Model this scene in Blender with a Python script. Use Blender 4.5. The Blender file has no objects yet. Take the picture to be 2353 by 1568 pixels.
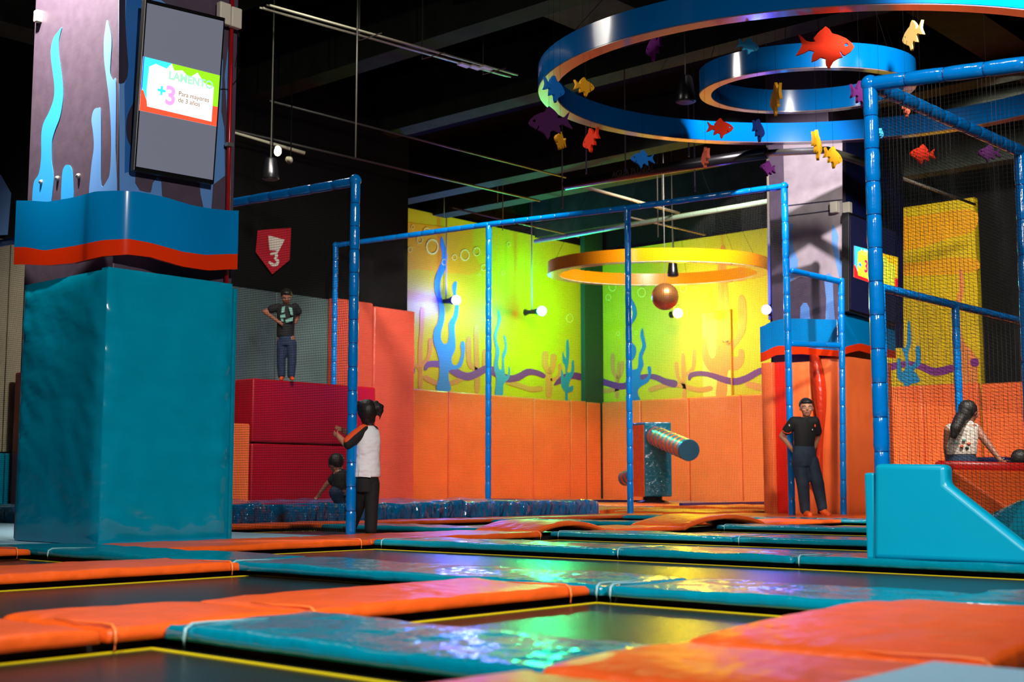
import bpy, bmesh, math, random
from mathutils import Vector, Matrix, noise
R = math.radians
C = bpy.context.scene.collection
scn = bpy.context.scene

# ------------------------------------------------------------------ camera
FPX, CX, CY, HZ, CAMH = 3000., 1176.5, 784., 1117., .48
TH = math.atan((HZ - CY) / FPX); YAW = R(41.6)
FW = (math.cos(YAW), math.sin(YAW)); RT = (math.sin(YAW), -math.cos(YAW))
cam = bpy.data.cameras.new('camera'); co = bpy.data.objects.new('camera', cam); C.objects.link(co)
cam.sensor_width = 36; cam.lens = FPX / 2353 * 36
co.location = (0, 0, CAMH); co.rotation_euler = (math.pi / 2 + TH, 0, YAW - math.pi / 2)
cam.clip_end = 200
cam.dof.use_dof = True; cam.dof.focus_distance = 10.5; cam.dof.aperture_fstop = 3.2
scn.camera = co

def ray(u, v):
    a = (u - CX) / FPX; b = -(v - CY) / FPX
    fw = math.cos(TH) - b * math.sin(TH); up = math.sin(TH) + b * math.cos(TH)
    return Vector((FW[0] * fw + RT[0] * a, FW[1] * fw + RT[1] * a, up))
O = Vector((0, 0, CAMH))
def atz(u, v, z): r = ray(u, v); return O + r * ((z - CAMH) / r.z)
def atx(u, v, x): r = ray(u, v); return O + r * (x / r.x)
def aty(u, v, y): r = ray(u, v); return O + r * (y / r.y)
def atd(u, v, d):
    r = ray(u, v); return O + r * (d / (r.x * FW[0] + r.y * FW[1]))

# ------------------------------------------------------------------ world, exposure, lights
scn.view_settings.view_transform = 'Standard'; scn.view_settings.look = 'None'
scn.view_settings.gamma = 1; scn.view_settings.use_curve_mapping = False
scn.view_settings.exposure = 0.0
w = bpy.data.worlds.new('world'); scn.world = w; w.use_nodes = True
w.node_tree.nodes['Background'].inputs[0].default_value = (.02, .025, .03, 1)
w.node_tree.nodes['Background'].inputs[1].default_value = .25

def light(name, kind, loc, power, col=(1, 1, 1), target=None, size=.5, spot=90, blend=.6, parent=None):
    l = bpy.data.lights.new(name, kind); l.energy = power; l.color = col
    if kind == 'AREA': l.size = size
    else: l.shadow_soft_size = size
    if kind == 'SPOT': l.spot_size = R(spot); l.spot_blend = blend
    o = bpy.data.objects.new(name, l); C.objects.link(o); o.location = loc
    if target is not None:
        o.rotation_euler = (Vector(target) - Vector(loc)).to_track_quat('-Z', 'Y').to_euler()
    if parent: o.parent = parent; o.location = Vector(loc) - Vector(parent.location)
    return o
WARM = (1, .93, .84)
light('court_spot', 'SPOT', (1.2, -2.5, 5.8), 3000, WARM, (6.2, 7.8, 1.3), .16, 70)
light('court_spot', 'SPOT', (-2.0, 1.2, 5.4), 1500, (1, .97, .92), (6.8, 2.9, .3), .16, 66)
light('court_spot', 'SPOT', (3.6, 4.2, 7.4), 420, WARM, (3.4, 3.6, 0), .3, 110)
light('column_lamp', 'SPOT', (4.4, 9.1, 5.6), 2300, (1, .9, .76), (5.2, 9.25, 4.75), .08, 76)
light('column_lamp', 'SPOT', (13.2, 8.6, 6.95), 2600, (1, .88, .92), (17.6, 9.8, 4.3), .06, 46)
light('court_spot', 'SPOT', (12.5, 1.5, 7.0), 1500, WARM, (13.5, 5.2, .3), .3, 70)  # added broad spot, lifts the dark sloping pad behind the ramp
light('court_spot', 'SPOT', (8.4, 11.8, 6.8), 650, WARM, (12.0, 11, 0), .5, 120)
light('far_lamp', 'SPOT', (10.0, 3.0, 6.6), 5500, WARM, (17.6, 8.8, .9), .3, 52)
light('far_lamp', 'SPOT', (19.0, 12.0, 6.85), 3100, WARM, (26.0, 19.0, -1.5), .5, 88)
light('wall_spot', 'SPOT', (20.5, 7.5, 7.0), 9500, WARM, (28.4, 10.6, 2.4), .4, 85)
light('wall_spot', 'SPOT', (14.3, 11.0, 6.8), 2300, WARM, (15.9, 17.5, 1.4), .3, 40)  # added spot to brighten the coral wall pad
light('wall_spot', 'SPOT', (9.0, 10.0, 7.1), 1900, (1, .97, .92), (13.4, 17.4, .9), .3, 70)
light('ring_fill', 'SPOT', (8.0, .5, 4.2), 80, (.75, .9, 1), (13.6, 6.6, 5.2), .15, 44)  # added fill for the hanging rings, no known fixture

# ------------------------------------------------------------------ materials
def nt(name):
    m = bpy.data.materials.new(name); m.use_nodes = True
    return m, m.node_tree, m.node_tree.nodes['Principled BSDF']
def lin(c):
    return tuple((x / 255 / 12.92) if x / 255 <= .04045 else ((x / 255 + .055) / 1.055) ** 2.4 for x in c) + (1,)
def mat(name, col, rough=.5, metal=0, bump=0, scale=6, var=0, emit=None, es=0, coat=0, spec=.5, dist=.02, stretch=(1, 1, 1), lincol=False, detail=3):
    m, t, b = nt(name)
    c = col + (1,) if lincol else lin(col)
    b.inputs['Base Color'].default_value = c
    b.inputs['Roughness'].default_value = rough; b.inputs['Metallic'].default_value = metal
    b.inputs['Specular IOR Level'].default_value = spec
    if coat: b.inputs['Coat Weight'].default_value = coat; b.inputs['Coat Roughness'].default_value = .08
    if emit: b.inputs['Emission Color'].default_value = lin(emit); b.inputs['Emission Strength'].default_value = es
    if bump or var:
        tc = t.nodes.new('ShaderNodeTexCoord'); mp = t.nodes.new('ShaderNodeMapping'); mp.inputs['Scale'].default_value = stretch
        n = t.nodes.new('ShaderNodeTexNoise'); n.inputs['Scale'].default_value = scale; n.inputs['Detail'].default_value = detail
        t.links.new(tc.outputs['Object'], mp.inputs[0]); t.links.new(mp.outputs[0], n.inputs['Vector'])
        if bump:
            bp = t.nodes.new('ShaderNodeBump'); bp.inputs['Strength'].default_value = bump; bp.inputs['Distance'].default_value = dist
            t.links.new(n.outputs['Fac'], bp.inputs['Height']); t.links.new(bp.outputs[0], b.inputs['Normal'])
        if var:
            cr = t.nodes.new('ShaderNodeValToRGB')
            cr.color_ramp.elements[0].position = .3; cr.color_ramp.elements[1].position = .7
            cr.color_ramp.elements[0].color = tuple(x * (1 - var) for x in c[:3]) + (1,)
            cr.color_ramp.elements[1].color = tuple(min(1, x * (1 + var)) for x in c[:3]) + (1,)
            t.links.new(n.outputs['Fac'], cr.inputs[0]); t.links.new(cr.outputs[0], b.inputs['Base Color'])
    return m
M = {}
M['teal'] = mat('teal_vinyl', (0, 132, 160), .15, bump=.55, scale=6.5, dist=.035, var=.05, spec=.55, detail=3)
M['cyan'] = mat('cyan_vinyl', (0, 172, 213), .3, bump=.15, scale=3, dist=.03)
M['orange'] = mat('orange_vinyl', (238, 94, 28), .36, bump=.5, scale=9, dist=.03, var=.06, spec=.35, detail=2)
M['wallorange'] = mat('orange_wall_vinyl', (246, 112, 56), .34, bump=.5, scale=1.6, dist=.06, var=.05, spec=.45)
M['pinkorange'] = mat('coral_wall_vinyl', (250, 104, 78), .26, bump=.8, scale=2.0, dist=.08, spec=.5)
M['redpad'] = mat('red_orange_vinyl', (225, 30, 12), .35, bump=.2, scale=3)
M['darkred'] = mat('dark_red_vinyl', (165, 8, 30), .35, bump=.2, scale=2, var=.06)
M['airbag'] = mat('blue_airbag_vinyl', (0, 104, 160), .08, bump=1.0, scale=5, dist=.16, stretch=(1.6, .8, .5), detail=2, coat=.5)
M['navy'] = mat('navy_vinyl', (28, 32, 92), .35, bump=.1)
M['paleblue'] = mat('pale_blue_carpet', (150, 196, 222), .7, bump=.1, scale=40, dist=.003, var=.04)
M['bed'] = mat('black_trampoline_weave', (34, 32, 28), .27, bump=.25, scale=260, dist=.002, var=.1, spec=.6)
M['floor'] = mat('black_floor_paint', (12, 11, 10), .6)
M['tape'] = mat('yellow_edge_tape', (225, 205, 0), .5)
M['polepad'] = mat('blue_pole_vinyl', (0, 122, 210), .14, bump=.3, scale=18, dist=.01, spec=.6)
M['tie'] = mat('dark_blue_tie', (0, 62, 130), .35)
M['net'] = mat('black_net_cord', (17, 15, 12), .7)
M['yellow'] = mat('yellow_wall_paint', (208, 178, 0), .5, var=.1, scale=.35, bump=.03)
M['amber'] = mat('amber_wall_paint', (226, 158, 0), .5)
M['black'] = mat('black_wall_paint', (13, 14, 13), .85, spec=.12)
M['ceil'] = mat('black_ceiling_paint', (6, 6, 6), .9, spec=.05)
M['beam'] = mat('grey_concrete_beam', (33, 37, 32), .8, var=.3, scale=3, bump=.1, spec=.1)
M['concrete'] = mat('pale_concrete', (58, 58, 46), .85, var=.25, scale=4, bump=.15, spec=.1)
M['colpaint'] = mat('purple_grey_column_paint', (74, 62, 80), .5, bump=.12, scale=9, var=.12)
M['colblue'] = mat('blue_column_paint', (20, 92, 168), .5, bump=.05, scale=9)
M['mural_cyan'] = mat('cyan_mural_paint', (45, 150, 222), .45)
M['mural_pale'] = mat('light_blue_mural_paint', (90, 140, 205), .5)
M['mural_dark'] = mat('dark_purple_mural_paint', (34, 28, 52), .5)
M['mural_teal'] = mat('teal_mural_paint', (0, 132, 190), .5)
M['mural_blue'] = mat('blue_mural_paint', (0, 104, 200), .5)
M['mural_purple'] = mat('purple_mural_paint', (120, 40, 130), .5)
M['mural_tan'] = mat('tan_mural_paint', (222, 134, 66), .5)
M['mural_bubble'] = mat('pale_bubble_paint', (240, 225, 110), .5)
M['bandblue'] = mat('glossy_blue_acrylic', (0, 128, 198), .1, coat=.6)
M['bandorange'] = mat('glossy_orange_acrylic', (226, 52, 12), .08, coat=.6)
M['ringblue'] = mat('glossy_ring_blue', (0, 84, 150), .14, coat=.5)
M['ringpink'] = mat('ring_underside_gloss', (92, 84, 100), .22, coat=.6, var=.15, scale=2)
M['ringyellow'] = mat('glossy_ring_amber', (240, 146, 0), .25, coat=.3)
M['ringpale'] = mat('ring_pale_underside', (240, 238, 200), .2, coat=.3)
M['tvblack'] = mat('black_plastic', (14, 14, 16), .3)
M['tvgrey'] = mat('grey_letterbox_screen', (70, 74, 90), .22, emit=(112, 114, 128), es=.75)
M['tvgrey2'] = mat('dim_letterbox_screen', (22, 24, 52), .22, emit=(22, 24, 52), es=.6)
M['redpipe'] = mat('red_pipe_paint', (150, 16, 22), .25)
M['metal'] = mat('galvanised_metal', (170, 170, 165), .35, .8)
M['whitebox'] = mat('ivory_plastic', (205, 198, 185), .4)
M['pipe'] = mat('dark_pipe_paint', (60, 58, 50), .45)
M['palepipe'] = mat('pale_conduit', (150, 145, 120), .4)
M['green'] = mat('dark_green_paint', (8, 60, 36), .6)
M['grey'] = mat('grey_green_panel', (78, 96, 92), .35, var=.2, scale=1.2, bump=.1)
M['beige'] = mat('warm_lit_grey_panel', (160, 150, 120), .6, var=.12, scale=2, bump=.3)  # same grey panels, with warm light put into the colour
M['sign_red'] = mat('red_sign', (185, 28, 40), .5)
M['sign_white'] = mat('white_sign', (225, 215, 195), .5)
M['mirror'] = mat('mirror_ball_tiles', (185, 125, 66), .3, .7)
M['skin'] = mat('skin', (188, 128, 98), .5)
M['skin2'] = mat('tan_skin', (150, 96, 72), .5)
M['hair'] = mat('black_hair', (20, 14, 12), .55, bump=.6, scale=60, stretch=(1, 1, .15), dist=.01)
M['white'] = mat('white_cotton', (236, 234, 240), .8, bump=.7, scale=6, dist=.05, stretch=(1, 1, 1.8), detail=2)
M['blackcloth'] = mat('black_cotton', (14, 14, 16), .8, bump=.3, scale=9, dist=.02)
M['pants'] = mat('black_trousers', (15, 17, 21), .8, bump=.4, scale=10, dist=.02)
M['jeans'] = mat('dark_blue_denim', (30, 46, 74), .8, bump=.4, scale=12, dist=.02, var=.3)
M['jeans2'] = mat('grey_blue_denim', (36, 52, 70), .8, bump=.5, scale=7, dist=.03, var=.3)
M['orangecloth'] = mat('orange_cotton', (235, 80, 22), .75, bump=.2, scale=12)
M['shoe'] = mat('orange_shoe', (238, 92, 26), .6)
M['floral'] = mat('floral_cotton', (200, 185, 172), .8, var=.3, scale=24)
M['eyewhite'] = mat('eye_white', (220, 215, 205), .3)
M['iris'] = mat('dark_iris', (24, 14, 10), .2)
M['lip'] = mat('lips', (150, 72, 66), .45)
M['print'] = mat('pale_green_print', (120, 175, 160), .6)
M['strap'] = mat('pale_strap', (140, 190, 200), .3)
M['strap_o'] = mat('orange_piping', (250, 130, 60), .35)
for nme, c in dict(fish_red=(232, 50, 16), fish_blue=(20, 110, 200), fish_sky=(60, 170, 220), fish_gold=(232, 165, 30), fish_cream=(228, 190, 110), fish_purple=(140, 40, 150), fish_plum=(60, 12, 66), fish_navy=(16, 36, 96), fish_coral=(235, 110, 80)).items():
    M[nme] = mat(nme, c, .75, spec=.15)

# ------------------------------------------------------------------ object helpers
def rootof(o):
    while o.parent: o = o.parent
    return o
def link(name, me, m=None, parent=None):
    o = bpy.data.objects.new(name, me)
    if me is not None and m is not None:
        me.materials.clear()
        for k in (m if isinstance(m, (list, tuple)) else [m]): me.materials.append(k)
    C.objects.link(o)
    if parent: o.parent = parent
    return o
def tag(o, label=None, cat=None, group=None, kind=None):
    if label: o['label'] = label
    if cat: o['category'] = cat
    if group: o['group'] = group
    if kind: o['kind'] = kind
    return o
def thing(name, loc, label, cat, group=None):
    o = bpy.data.objects.new(name, None); C.objects.link(o); o.location = loc; o.empty_display_size = .1
    return tag(o, label, cat, group)

class MB:
    """collects geometry in world coordinates and links it as one mesh"""
    def __init__(s): s.v = []; s.f = []; s.mi = []
    def add(s, vs, fs, mi=0):
        n = len(s.v); s.v += [tuple(v) for v in vs]; s.f += [tuple(i + n for i in f) for f in fs]; s.mi += [mi] * len(fs); return s
    def box(s, a, b, mi=0):
        x0, y0, z0 = a; x1, y1, z1 = b
        vs = [(x0, y0, z0), (x1, y0, z0), (x1, y1, z0), (x0, y1, z0), (x0, y0, z1), (x1, y0, z1), (x1, y1, z1), (x0, y1, z1)]
        return s.add(vs, [(0, 3, 2, 1), (4, 5, 6, 7), (0, 1, 5, 4), (1, 2, 6, 5), (2, 3, 7, 6), (3, 0, 4, 7)], mi)
    def slab(s, pts, off, mi=0):
        """extrude a polygon (list of 3-D points) by vector off"""
        off = Vector(off); n = len(pts); vs = [Vector(p) for p in pts] + [Vector(p) + off for p in pts]
        fs = [tuple(range(n))[::-1], tuple(range(n, 2 * n))] + [(i, (i + 1) % n, (i + 1) % n + n, i + n) for i in range(n)]
        return s.add(vs, fs, mi)
    def tube(s, pts, rad, n=8, mi=0, cap=True, flat=None):
        pts = [Vector(p) for p in pts]; k = len(pts)
        rad = [rad] * k if not isinstance(rad, (list, tuple)) else rad
        vs = []; up = Vector((0, 0, 1))
        for i, p in enumerate(pts):
            d = (pts[min(i + 1, k - 1)] - pts[max(i - 1, 0)]).normalized()
            a = d.cross(up)
            if a.length < 1e-3: a = d.cross(Vector((1, 0, 0)))
            a.normalize(); b = a.cross(d).normalized()
            for j in range(n):
                t = 2 * math.pi * j / n
                vs.append(p + (a * math.cos(t) + b * math.sin(t)) * rad[i])
        fs = [(i * n + j, i * n + (j + 1) % n, (i + 1) * n + (j + 1) % n, (i + 1) * n + j) for i in range(k - 1) for j in range(n)]
        if cap: fs += [tuple(range(n))[::-1], tuple((k - 1) * n + j for j in range(n))]
        return s.add(vs, fs, mi)
    def loft(s, rings, mi=0):
        """rings: list of lists of points, same count, closed, capped"""
        n = len(rings[0]); vs = [p for r in rings for p in r]; k = len(rings)
        fs = [(i * n + j, i * n + (j + 1) % n, (i + 1) * n + (j + 1) % n, (i + 1) * n + j) for i in range(k - 1) for j in range(n)]
        fs += [tuple(range(n))[::-1], tuple((k - 1) * n + j for j in range(n))]
        return s.add(vs, fs, mi)
    def ball(s, c, r, basis=None, nu=14, nv=10, mi=0):
        c = Vector(c); r = Vector(r) if not isinstance(r, (int, float)) else Vector((r, r, r))
        B = basis or Matrix.Identity(3); vs = [c + B @ Vector((0, 0, -r.z))]
        for i in range(1, nv):
            p = -math.pi / 2 + math.pi * i / nv
            for j in range(nu):
                t = 2 * math.pi * j / nu
                vs.append(c + B @ Vector((r.x * math.cos(p) * math.cos(t), r.y * math.cos(p) * math.sin(t), r.z * math.sin(p))))
        vs.append(c + B @ Vector((0, 0, r.z)))
        fs = [(0, 1 + (j + 1) % nu, 1 + j) for j in range(nu)]
        for i in range(nv - 2):
            a = 1 + i * nu
            fs += [(a + j, a + (j + 1) % nu, a + nu + (j + 1) % nu, a + nu + j) for j in range(nu)]
        a = 1 + (nv - 2) * nu; fs += [(a + j, a + (j + 1) % nu, len(vs) - 1) for j in range(nu)]
        return s.add(vs, fs, mi)
    def build(s, name, m, parent=None, smooth=False, bevel=0, seg=2, loc=None, sharp=None):
        off = Vector(rootof(parent).location) if parent else (Vector(loc) if loc is not None else Vector((0, 0, 0)))
        me = bpy.data.meshes.new(name)
        me.from_pydata([tuple(Vector(v) - off) for v in s.v], [], s.f)
        if isinstance(m, (list, tuple)): me.polygons.foreach_set('material_index', s.mi)
        bm = bmesh.new(); bm.from_mesh(me); bmesh.ops.recalc_face_normals(bm, faces=bm.faces); bm.to_mesh(me); bm.free()
        if isinstance(m, (list, tuple)):
            o = bpy.data.objects.new(name, me)
            for k in m: me.materials.append(k)
            C.objects.link(o)
            if parent: o.parent = parent
        else: o = link(name, me, m, parent)
        if not parent: o.location = off
        if smooth:
            me.polygons.foreach_set('use_smooth', [True] * len(me.polygons))
            if sharp: me.set_sharp_from_angle(angle=R(sharp))
        if bevel:
            b = o.modifiers.new('bevel', 'BEVEL'); b.width = bevel; b.segments = seg; b.limit_method = 'ANGLE'
        return o
def struct(name, mb, m, **k):
    o = mb.build(name, m, **k); o['kind'] = 'structure'; return o

def cutout(name, loops, T, m, parent, depth=.02, smooth=False):
    """flat cut-out from 2-D closed loops; T maps (x, y, z) local to world"""
    cu = bpy.data.curves.new(name, 'CURVE'); cu.dimensions = '2D'; cu.fill_mode = 'BOTH'; cu.extrude = depth / 2
    for lp in loops:
        sp = cu.splines.new('POLY'); sp.points.add(len(lp) - 1)
        for i, p in enumerate(lp): sp.points[i].co = (p[0], p[1], 0, 1)
        sp.use_cyclic_u = True
    return frombez(name, cu, T, m, parent)
def frombez(name, cu, T, m, parent):
    tmp = bpy.data.objects.new('tmp', cu); C.objects.link(tmp)
    dg = bpy.context.evaluated_depsgraph_get(); me = bpy.data.meshes.new_from_object(tmp.evaluated_get(dg))
    bpy.data.objects.remove(tmp)
    off = Vector(rootof(parent).location) if parent else Vector((0, 0, 0))
    for v in me.vertices: v.co = Vector(T(v.co)) - off
    me.name = name
    return link(name, me, m, parent)
def text(body, T, size, m, parent, name='lettering', depth=.002, align='LEFT', bold=0):
    cu = bpy.data.curves.new('t', 'FONT'); cu.body = body; cu.size = size; cu.extrude = depth; cu.align_x = align; cu.offset = bold
    return frombez(name, cu, T, m, parent)
def smoothloop(pts, n=4, closed=True):
    out = []; k = len(pts)
    for i in range(k):
        p0, p1, p2, p3 = (pts[(i + j - 1) % k] for j in range(4))
        for s in range(n):
            t = s / n
            out.append(tuple(.5 * (2 * p1[a] + (p2[a] - p0[a]) * t + (2 * p0[a] - 5 * p1[a] + 4 * p2[a] - p3[a]) * t * t + (3 * p1[a] - p0[a] - 3 * p2[a] + p3[a]) * t ** 3) for a in (0, 1)))
    return out
def stroke(pts, w):
    """closed 2-D outline around an open polyline with per-point widths"""
    if isinstance(w, (int, float)): w = [w] * len(pts)
    L = []; Rr = []
    for i, p in enumerate(pts):
        a = pts[max(i - 1, 0)]; b = pts[min(i + 1, len(pts) - 1)]
        dx, dy = b[0] - a[0], b[1] - a[1]; l = math.hypot(dx, dy) or 1
        L.append((p[0] - dy / l * w[i] / 2, p[1] + dx / l * w[i] / 2)); Rr.append((p[0] + dy / l * w[i] / 2, p[1] - dx / l * w[i] / 2))
    return smoothloop(L + Rr[::-1], 3)
def painted(name, loop, plane, m, parent, n, k=0, smooth=True):
    """paint patch: outline in photograph pixels laid on a wall plane, 3 mm proud in direction n"""
    lp = smoothloop(loop, 4) if smooth else loop
    pts = [plane(u, v) for u, v in lp]
    n = Vector(n); a = Vector((0, 0, 1)); b = n.cross(a)
    o = pts[0]; l2 = [((p - o).dot(b), (p - o).dot(a)) for p in pts]
    return cutout(name, [l2], lambda c: o + b * c[0] + a * c[1] + n * (c[2] + .004 + .002 * k), m, parent, .004)
def panel_box(a, b, m, parent, name='pad_panel', bulge=.0, bevel=.02, axis=None):
    mb = MB().box(a, b); return mb.build(name, m, parent, bevel=bevel, seg=3, smooth=True, sharp=50)

# ------------------------------------------------------------------ soft pads
def softpad(x0, x1, y0, y1, z0, z1, m, seed, name='trampoline_pad', label=None, cat='pad', group=None, arch=0, along=None, wob=.006, parent=None, tie=None, res=.09):
    rnd = random.Random(seed); along = along or ('x' if x1 - x0 > y1 - y0 else 'y')
    L, W = (x1 - x0, y1 - y0) if along == 'x' else (y1 - y0, x1 - x0)
    h = z1 - z0; nl = max(8, int(L / res)); nw = 7
    prof = [(0, 0), (0, .35), (0, .75), (.012, .95)] + [(.03 + (W - .06) * i / nw, 1.0) for i in range(nw + 1)] + [(W - .012, .95), (W, .75), (W, .35), (W, 0)]
    ls = [0, 0.004, .015, .035] + [.05 + (L - .1) * i / nl for i in range(nl + 1)] + [L - .035, L - .015, L - .004, L]
    es = [.25, .7, .92, 1] + [1] * (nl + 1) + [1, .92, .7, .25]
    rings = []
    for l, e in zip(ls, es):
        ring = []
        az = arch * math.sin(math.pi * min(1, max(0, l / L))) ** .8 if arch else 0
        ed = min(l, L - l)
        for a, b in prof:
            q = Vector((l * 3.1 + seed * 3.7, a * 4, seed * 1.3))
            nz = noise.noise(q) * wob * 1.4 + noise.noise(q * 3.3) * wob * .6
            nx = noise.noise(Vector((l * 5 + seed, b * 2, 7.7))) * wob
            pk = -.25 * h * math.exp(-ed / .05) * (b if 0.02 < a < W - .02 else .3 * b)
            zz = z0 + az + h * b * (.55 + .45 * e) + (nz + pk if b > .5 else 0)
            aa = a + nx * (1 if a < W / 2 else -1) * (1 - abs(2 * a / W - 1) * 0)
            aa = W / 2 + (aa - W / 2) * (1 - .03 * (1 - e))
            ring.append((x0 + l, y0 + aa, zz) if along == 'x' else (x0 + W - aa, y0 + l, zz))
        rings.append(ring)
    mb = MB().loft(rings)
    if parent: return mb.build(name, m, parent, smooth=True)
    root = thing(name, ((x0 + x1) / 2, (y0 + y1) / 2, z0), label, cat, group)
    mb.build('pad_cover', m, root, smooth=True)
    if tie is not None:
        for l, mm in tie:
            # puckered piping folded over the pad's edge
            def P(a, zf):
                if along == 'x': return (x0 + l + .012 * math.sin(a * 20), y0 + a, z0 + h * zf)
                return (x0 + W - a if False else x0 + a, y0 + l + .012 * math.sin(a * 20), z0 + h * zf)
            pts = [P(-.012, -.55), P(-.014, .2), P(-.008, .8), P(.02, 1.06), P(.08, 1.07), P(W * .3, 1.045), P(W * .55, 1.0)]
            MB().tube(pts, [.0045, .0055, .006, .0055, .004, .003, .0015], 6).build('piping', mm, root, smooth=True)
    return root

# ------------------------------------------------------------------ padded poles and nets
tie_mesh = {}
def get_tie(r):
    if r not in tie_mesh:
        mb = MB(); mb.tube([(0, 0, -.006), (0, 0, 0), (0, 0, .006)], [r * .9, r * 1.0, r * .9], 12)
        me = bpy.data.meshes.new('tie'); me.from_pydata(mb.v, [], mb.f); me.materials.append(M['tie']); tie_mesh[r] = me
    return tie_mesh[r]
def pole(p, q, r, parent, name='post', pitch=.22, seed=0, ties=True):
    p, q = Vector(p), Vector(q); L = (q - p).length; d = (q - p) / L; rnd = random.Random(seed)
    k = max(1, round(L / pitch)); st = L / k; pts = []; rad = []
    for i in range(k):
        for t, f in ((.0, .9), (.04, .98), (.2, 1.02), (.5, 1.03), (.8, 1.02), (.96, .98)):
            pts.append(p + d * (i + t) * st + Vector((rnd.uniform(-1, 1), rnd.uniform(-1, 1), 0)) * .001); rad.append(r * f * rnd.uniform(.985, 1.015))
    pts.append(q); rad.append(r * .86)
    a = d.cross(Vector((0, 0, 1)) if abs(d.z) < .9 else Vector((1, 0, 0))).normalized(); b = a.cross(d)
    o = MB().loft([[c + (a * math.cos(t) + b * math.sin(t)) * q_ for t in [2 * math.pi * i / 16 for i in range(16)]] for c, q_ in zip(pts, rad)]).build(name, M['polepad'], parent, smooth=True)
    if ties:
        rot = d.to_track_quat('Z', 'Y'); off = Vector(rootof(parent).location)
        for i in range(1, k):
            t = bpy.data.objects.new('tie', get_tie(r)); C.objects.link(t); t.parent = o
            t.location = p + d * i * st - off; t.rotation_mode = 'QUATERNION'; t.rotation_quaternion = rot
    return o
def net(corners, parent, cell=.024, r=.0014, sag=.02, seed=0):
    """bilinear net of knotted cords between 4 corners (bl, br, tr, tl); kept as stuff: too many cords to count"""
    bl, br, tr, tl = [Vector(c) for c in corners]
    def P(s, t):
        a = bl.lerp(br, s); b = tl.lerp(tr, s); p = a.lerp(b, t)
        n = (br - bl).cross(tl - bl).normalized()
        w_ = noise.noise(Vector((s * 3 + seed, t * 3, seed * 2.3))) * sag * 1.6 * math.sin(math.pi * t) ** .5 if 0 < t < 1 else 0
        zz = -sag * .8 * math.sin(math.pi * s) * (1 - abs(2 * t - 1)) + noise.noise(Vector((s * 5, t * 6 + seed, 3))) * sag * .5
        p = p + n * w_; p.z += zz if 0 < t < 1 else 0
        return p
    W = max((br - bl).length, (tr - tl).length); H = max((tl - bl).length, (tr - br).length)
    mb = MB(); nw, nh = int(W / cell), int(H / cell); sv, sh = max(6, int(H / .35)), max(6, int(W / .35))
    for i in range(nw + 1): mb.tube([P(i / nw, j / sv) for j in range(sv + 1)], r, 3, cap=False)
    for j in range(nh + 1): mb.tube([P(i / sh, j / nh) for i in range(sh + 1)], r, 3, cap=False)
    o = mb.build('net', M['net'], parent); o['kind'] = 'stuff'; o['label'] = 'black square-mesh safety net'
    return o

# ================================================================== STRUCTURE
struct('floor', MB().box((-6, -8, -.2), (32, 26, -.05)), M['floor'])
struct('ceiling', MB().box((-6, -8, 8.0), (32, 26, 8.2)), M['ceil'])
XW, YW = 28.53, 22.1
wl = struct('wall_left', MB().box((16.86, YW, -.05), (XW, YW + .2, 7.05)), M['yellow'])
wr = struct('wall_right', MB().box((XW, 11.4, -.05), (XW + .2, YW - .0, 6.95)), M['yellow'])
struct('wall_back_upper', MB().box((16.86, YW + .25, -.05), (XW + .5, YW + .35, 8.0)), M['black'])
struct('wall_far_right', MB().box((XW + .25, -8, -.05), (XW + .35, YW + .3, 8.0)), M['black'])
struct('wall_side', MB().box((-6, 17.6, -.05), (16.84, 17.8, 8.0)), M['black'])
struct('trim_1', MB().box((16.84, 17.6, -.05), (16.86, YW + .2, 8.0)), M['black'])
# dark green corner pillar between the yellow walls
struct('trim_2', MB().box((27.72, 21.95, -.05), (XW - .01, YW - .002, 8.0)), M['green'])
# ceiling beams, all running the same way
for i, (x, wd, zb, mm) in enumerate([(10.4, .5, 7.2, 'ceil'), (13.05, .42, 7.0, 'beam'), (16.1, .42, 7.0, 'beam'), (20.3, .45, 7.0, 'beam'), (22.0, .45, 7.0, 'beam'), (25.8, .4, 7.0, 'beam')]):
    struct('trim_%d' % (i + 3), MB().box((x, -6, zb), (x + wd, YW + .2, 7.99)), M[mm])
struct('trim_9', MB().box((12.4, 10.7, 7.3), (16.0, 11.9, 7.98)), M['concrete'])
struct('trim_10', MB().box((2.2, 13.9, 5.75), (8.3, 14.4, 6.6)), M['concrete'])
struct('trim_11', MB().box((16.6, 7.0, 7.25), (28, 7.8, 7.98)), M['beam'])

def YL(u, v): return aty(u, v, YW)
def XR(u, v): return atx(u, v, XW)
def cr(ox, oy, s): return lambda pts: [(ox + a / s, oy + b / s) for a, b in pts]
c1 = cr(900, 440, 3.136)
nL, nR = (0, -1, 0), (-1, 0, 0)
def pl(name, pts, m, k=0, smooth=True): painted(name, pts, YL, m, wl, nL, k, smooth)
def prr(name, pts, m, k=0, smooth=True): painted(name, pts, XR, m, wr, nR, k, smooth)
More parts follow.
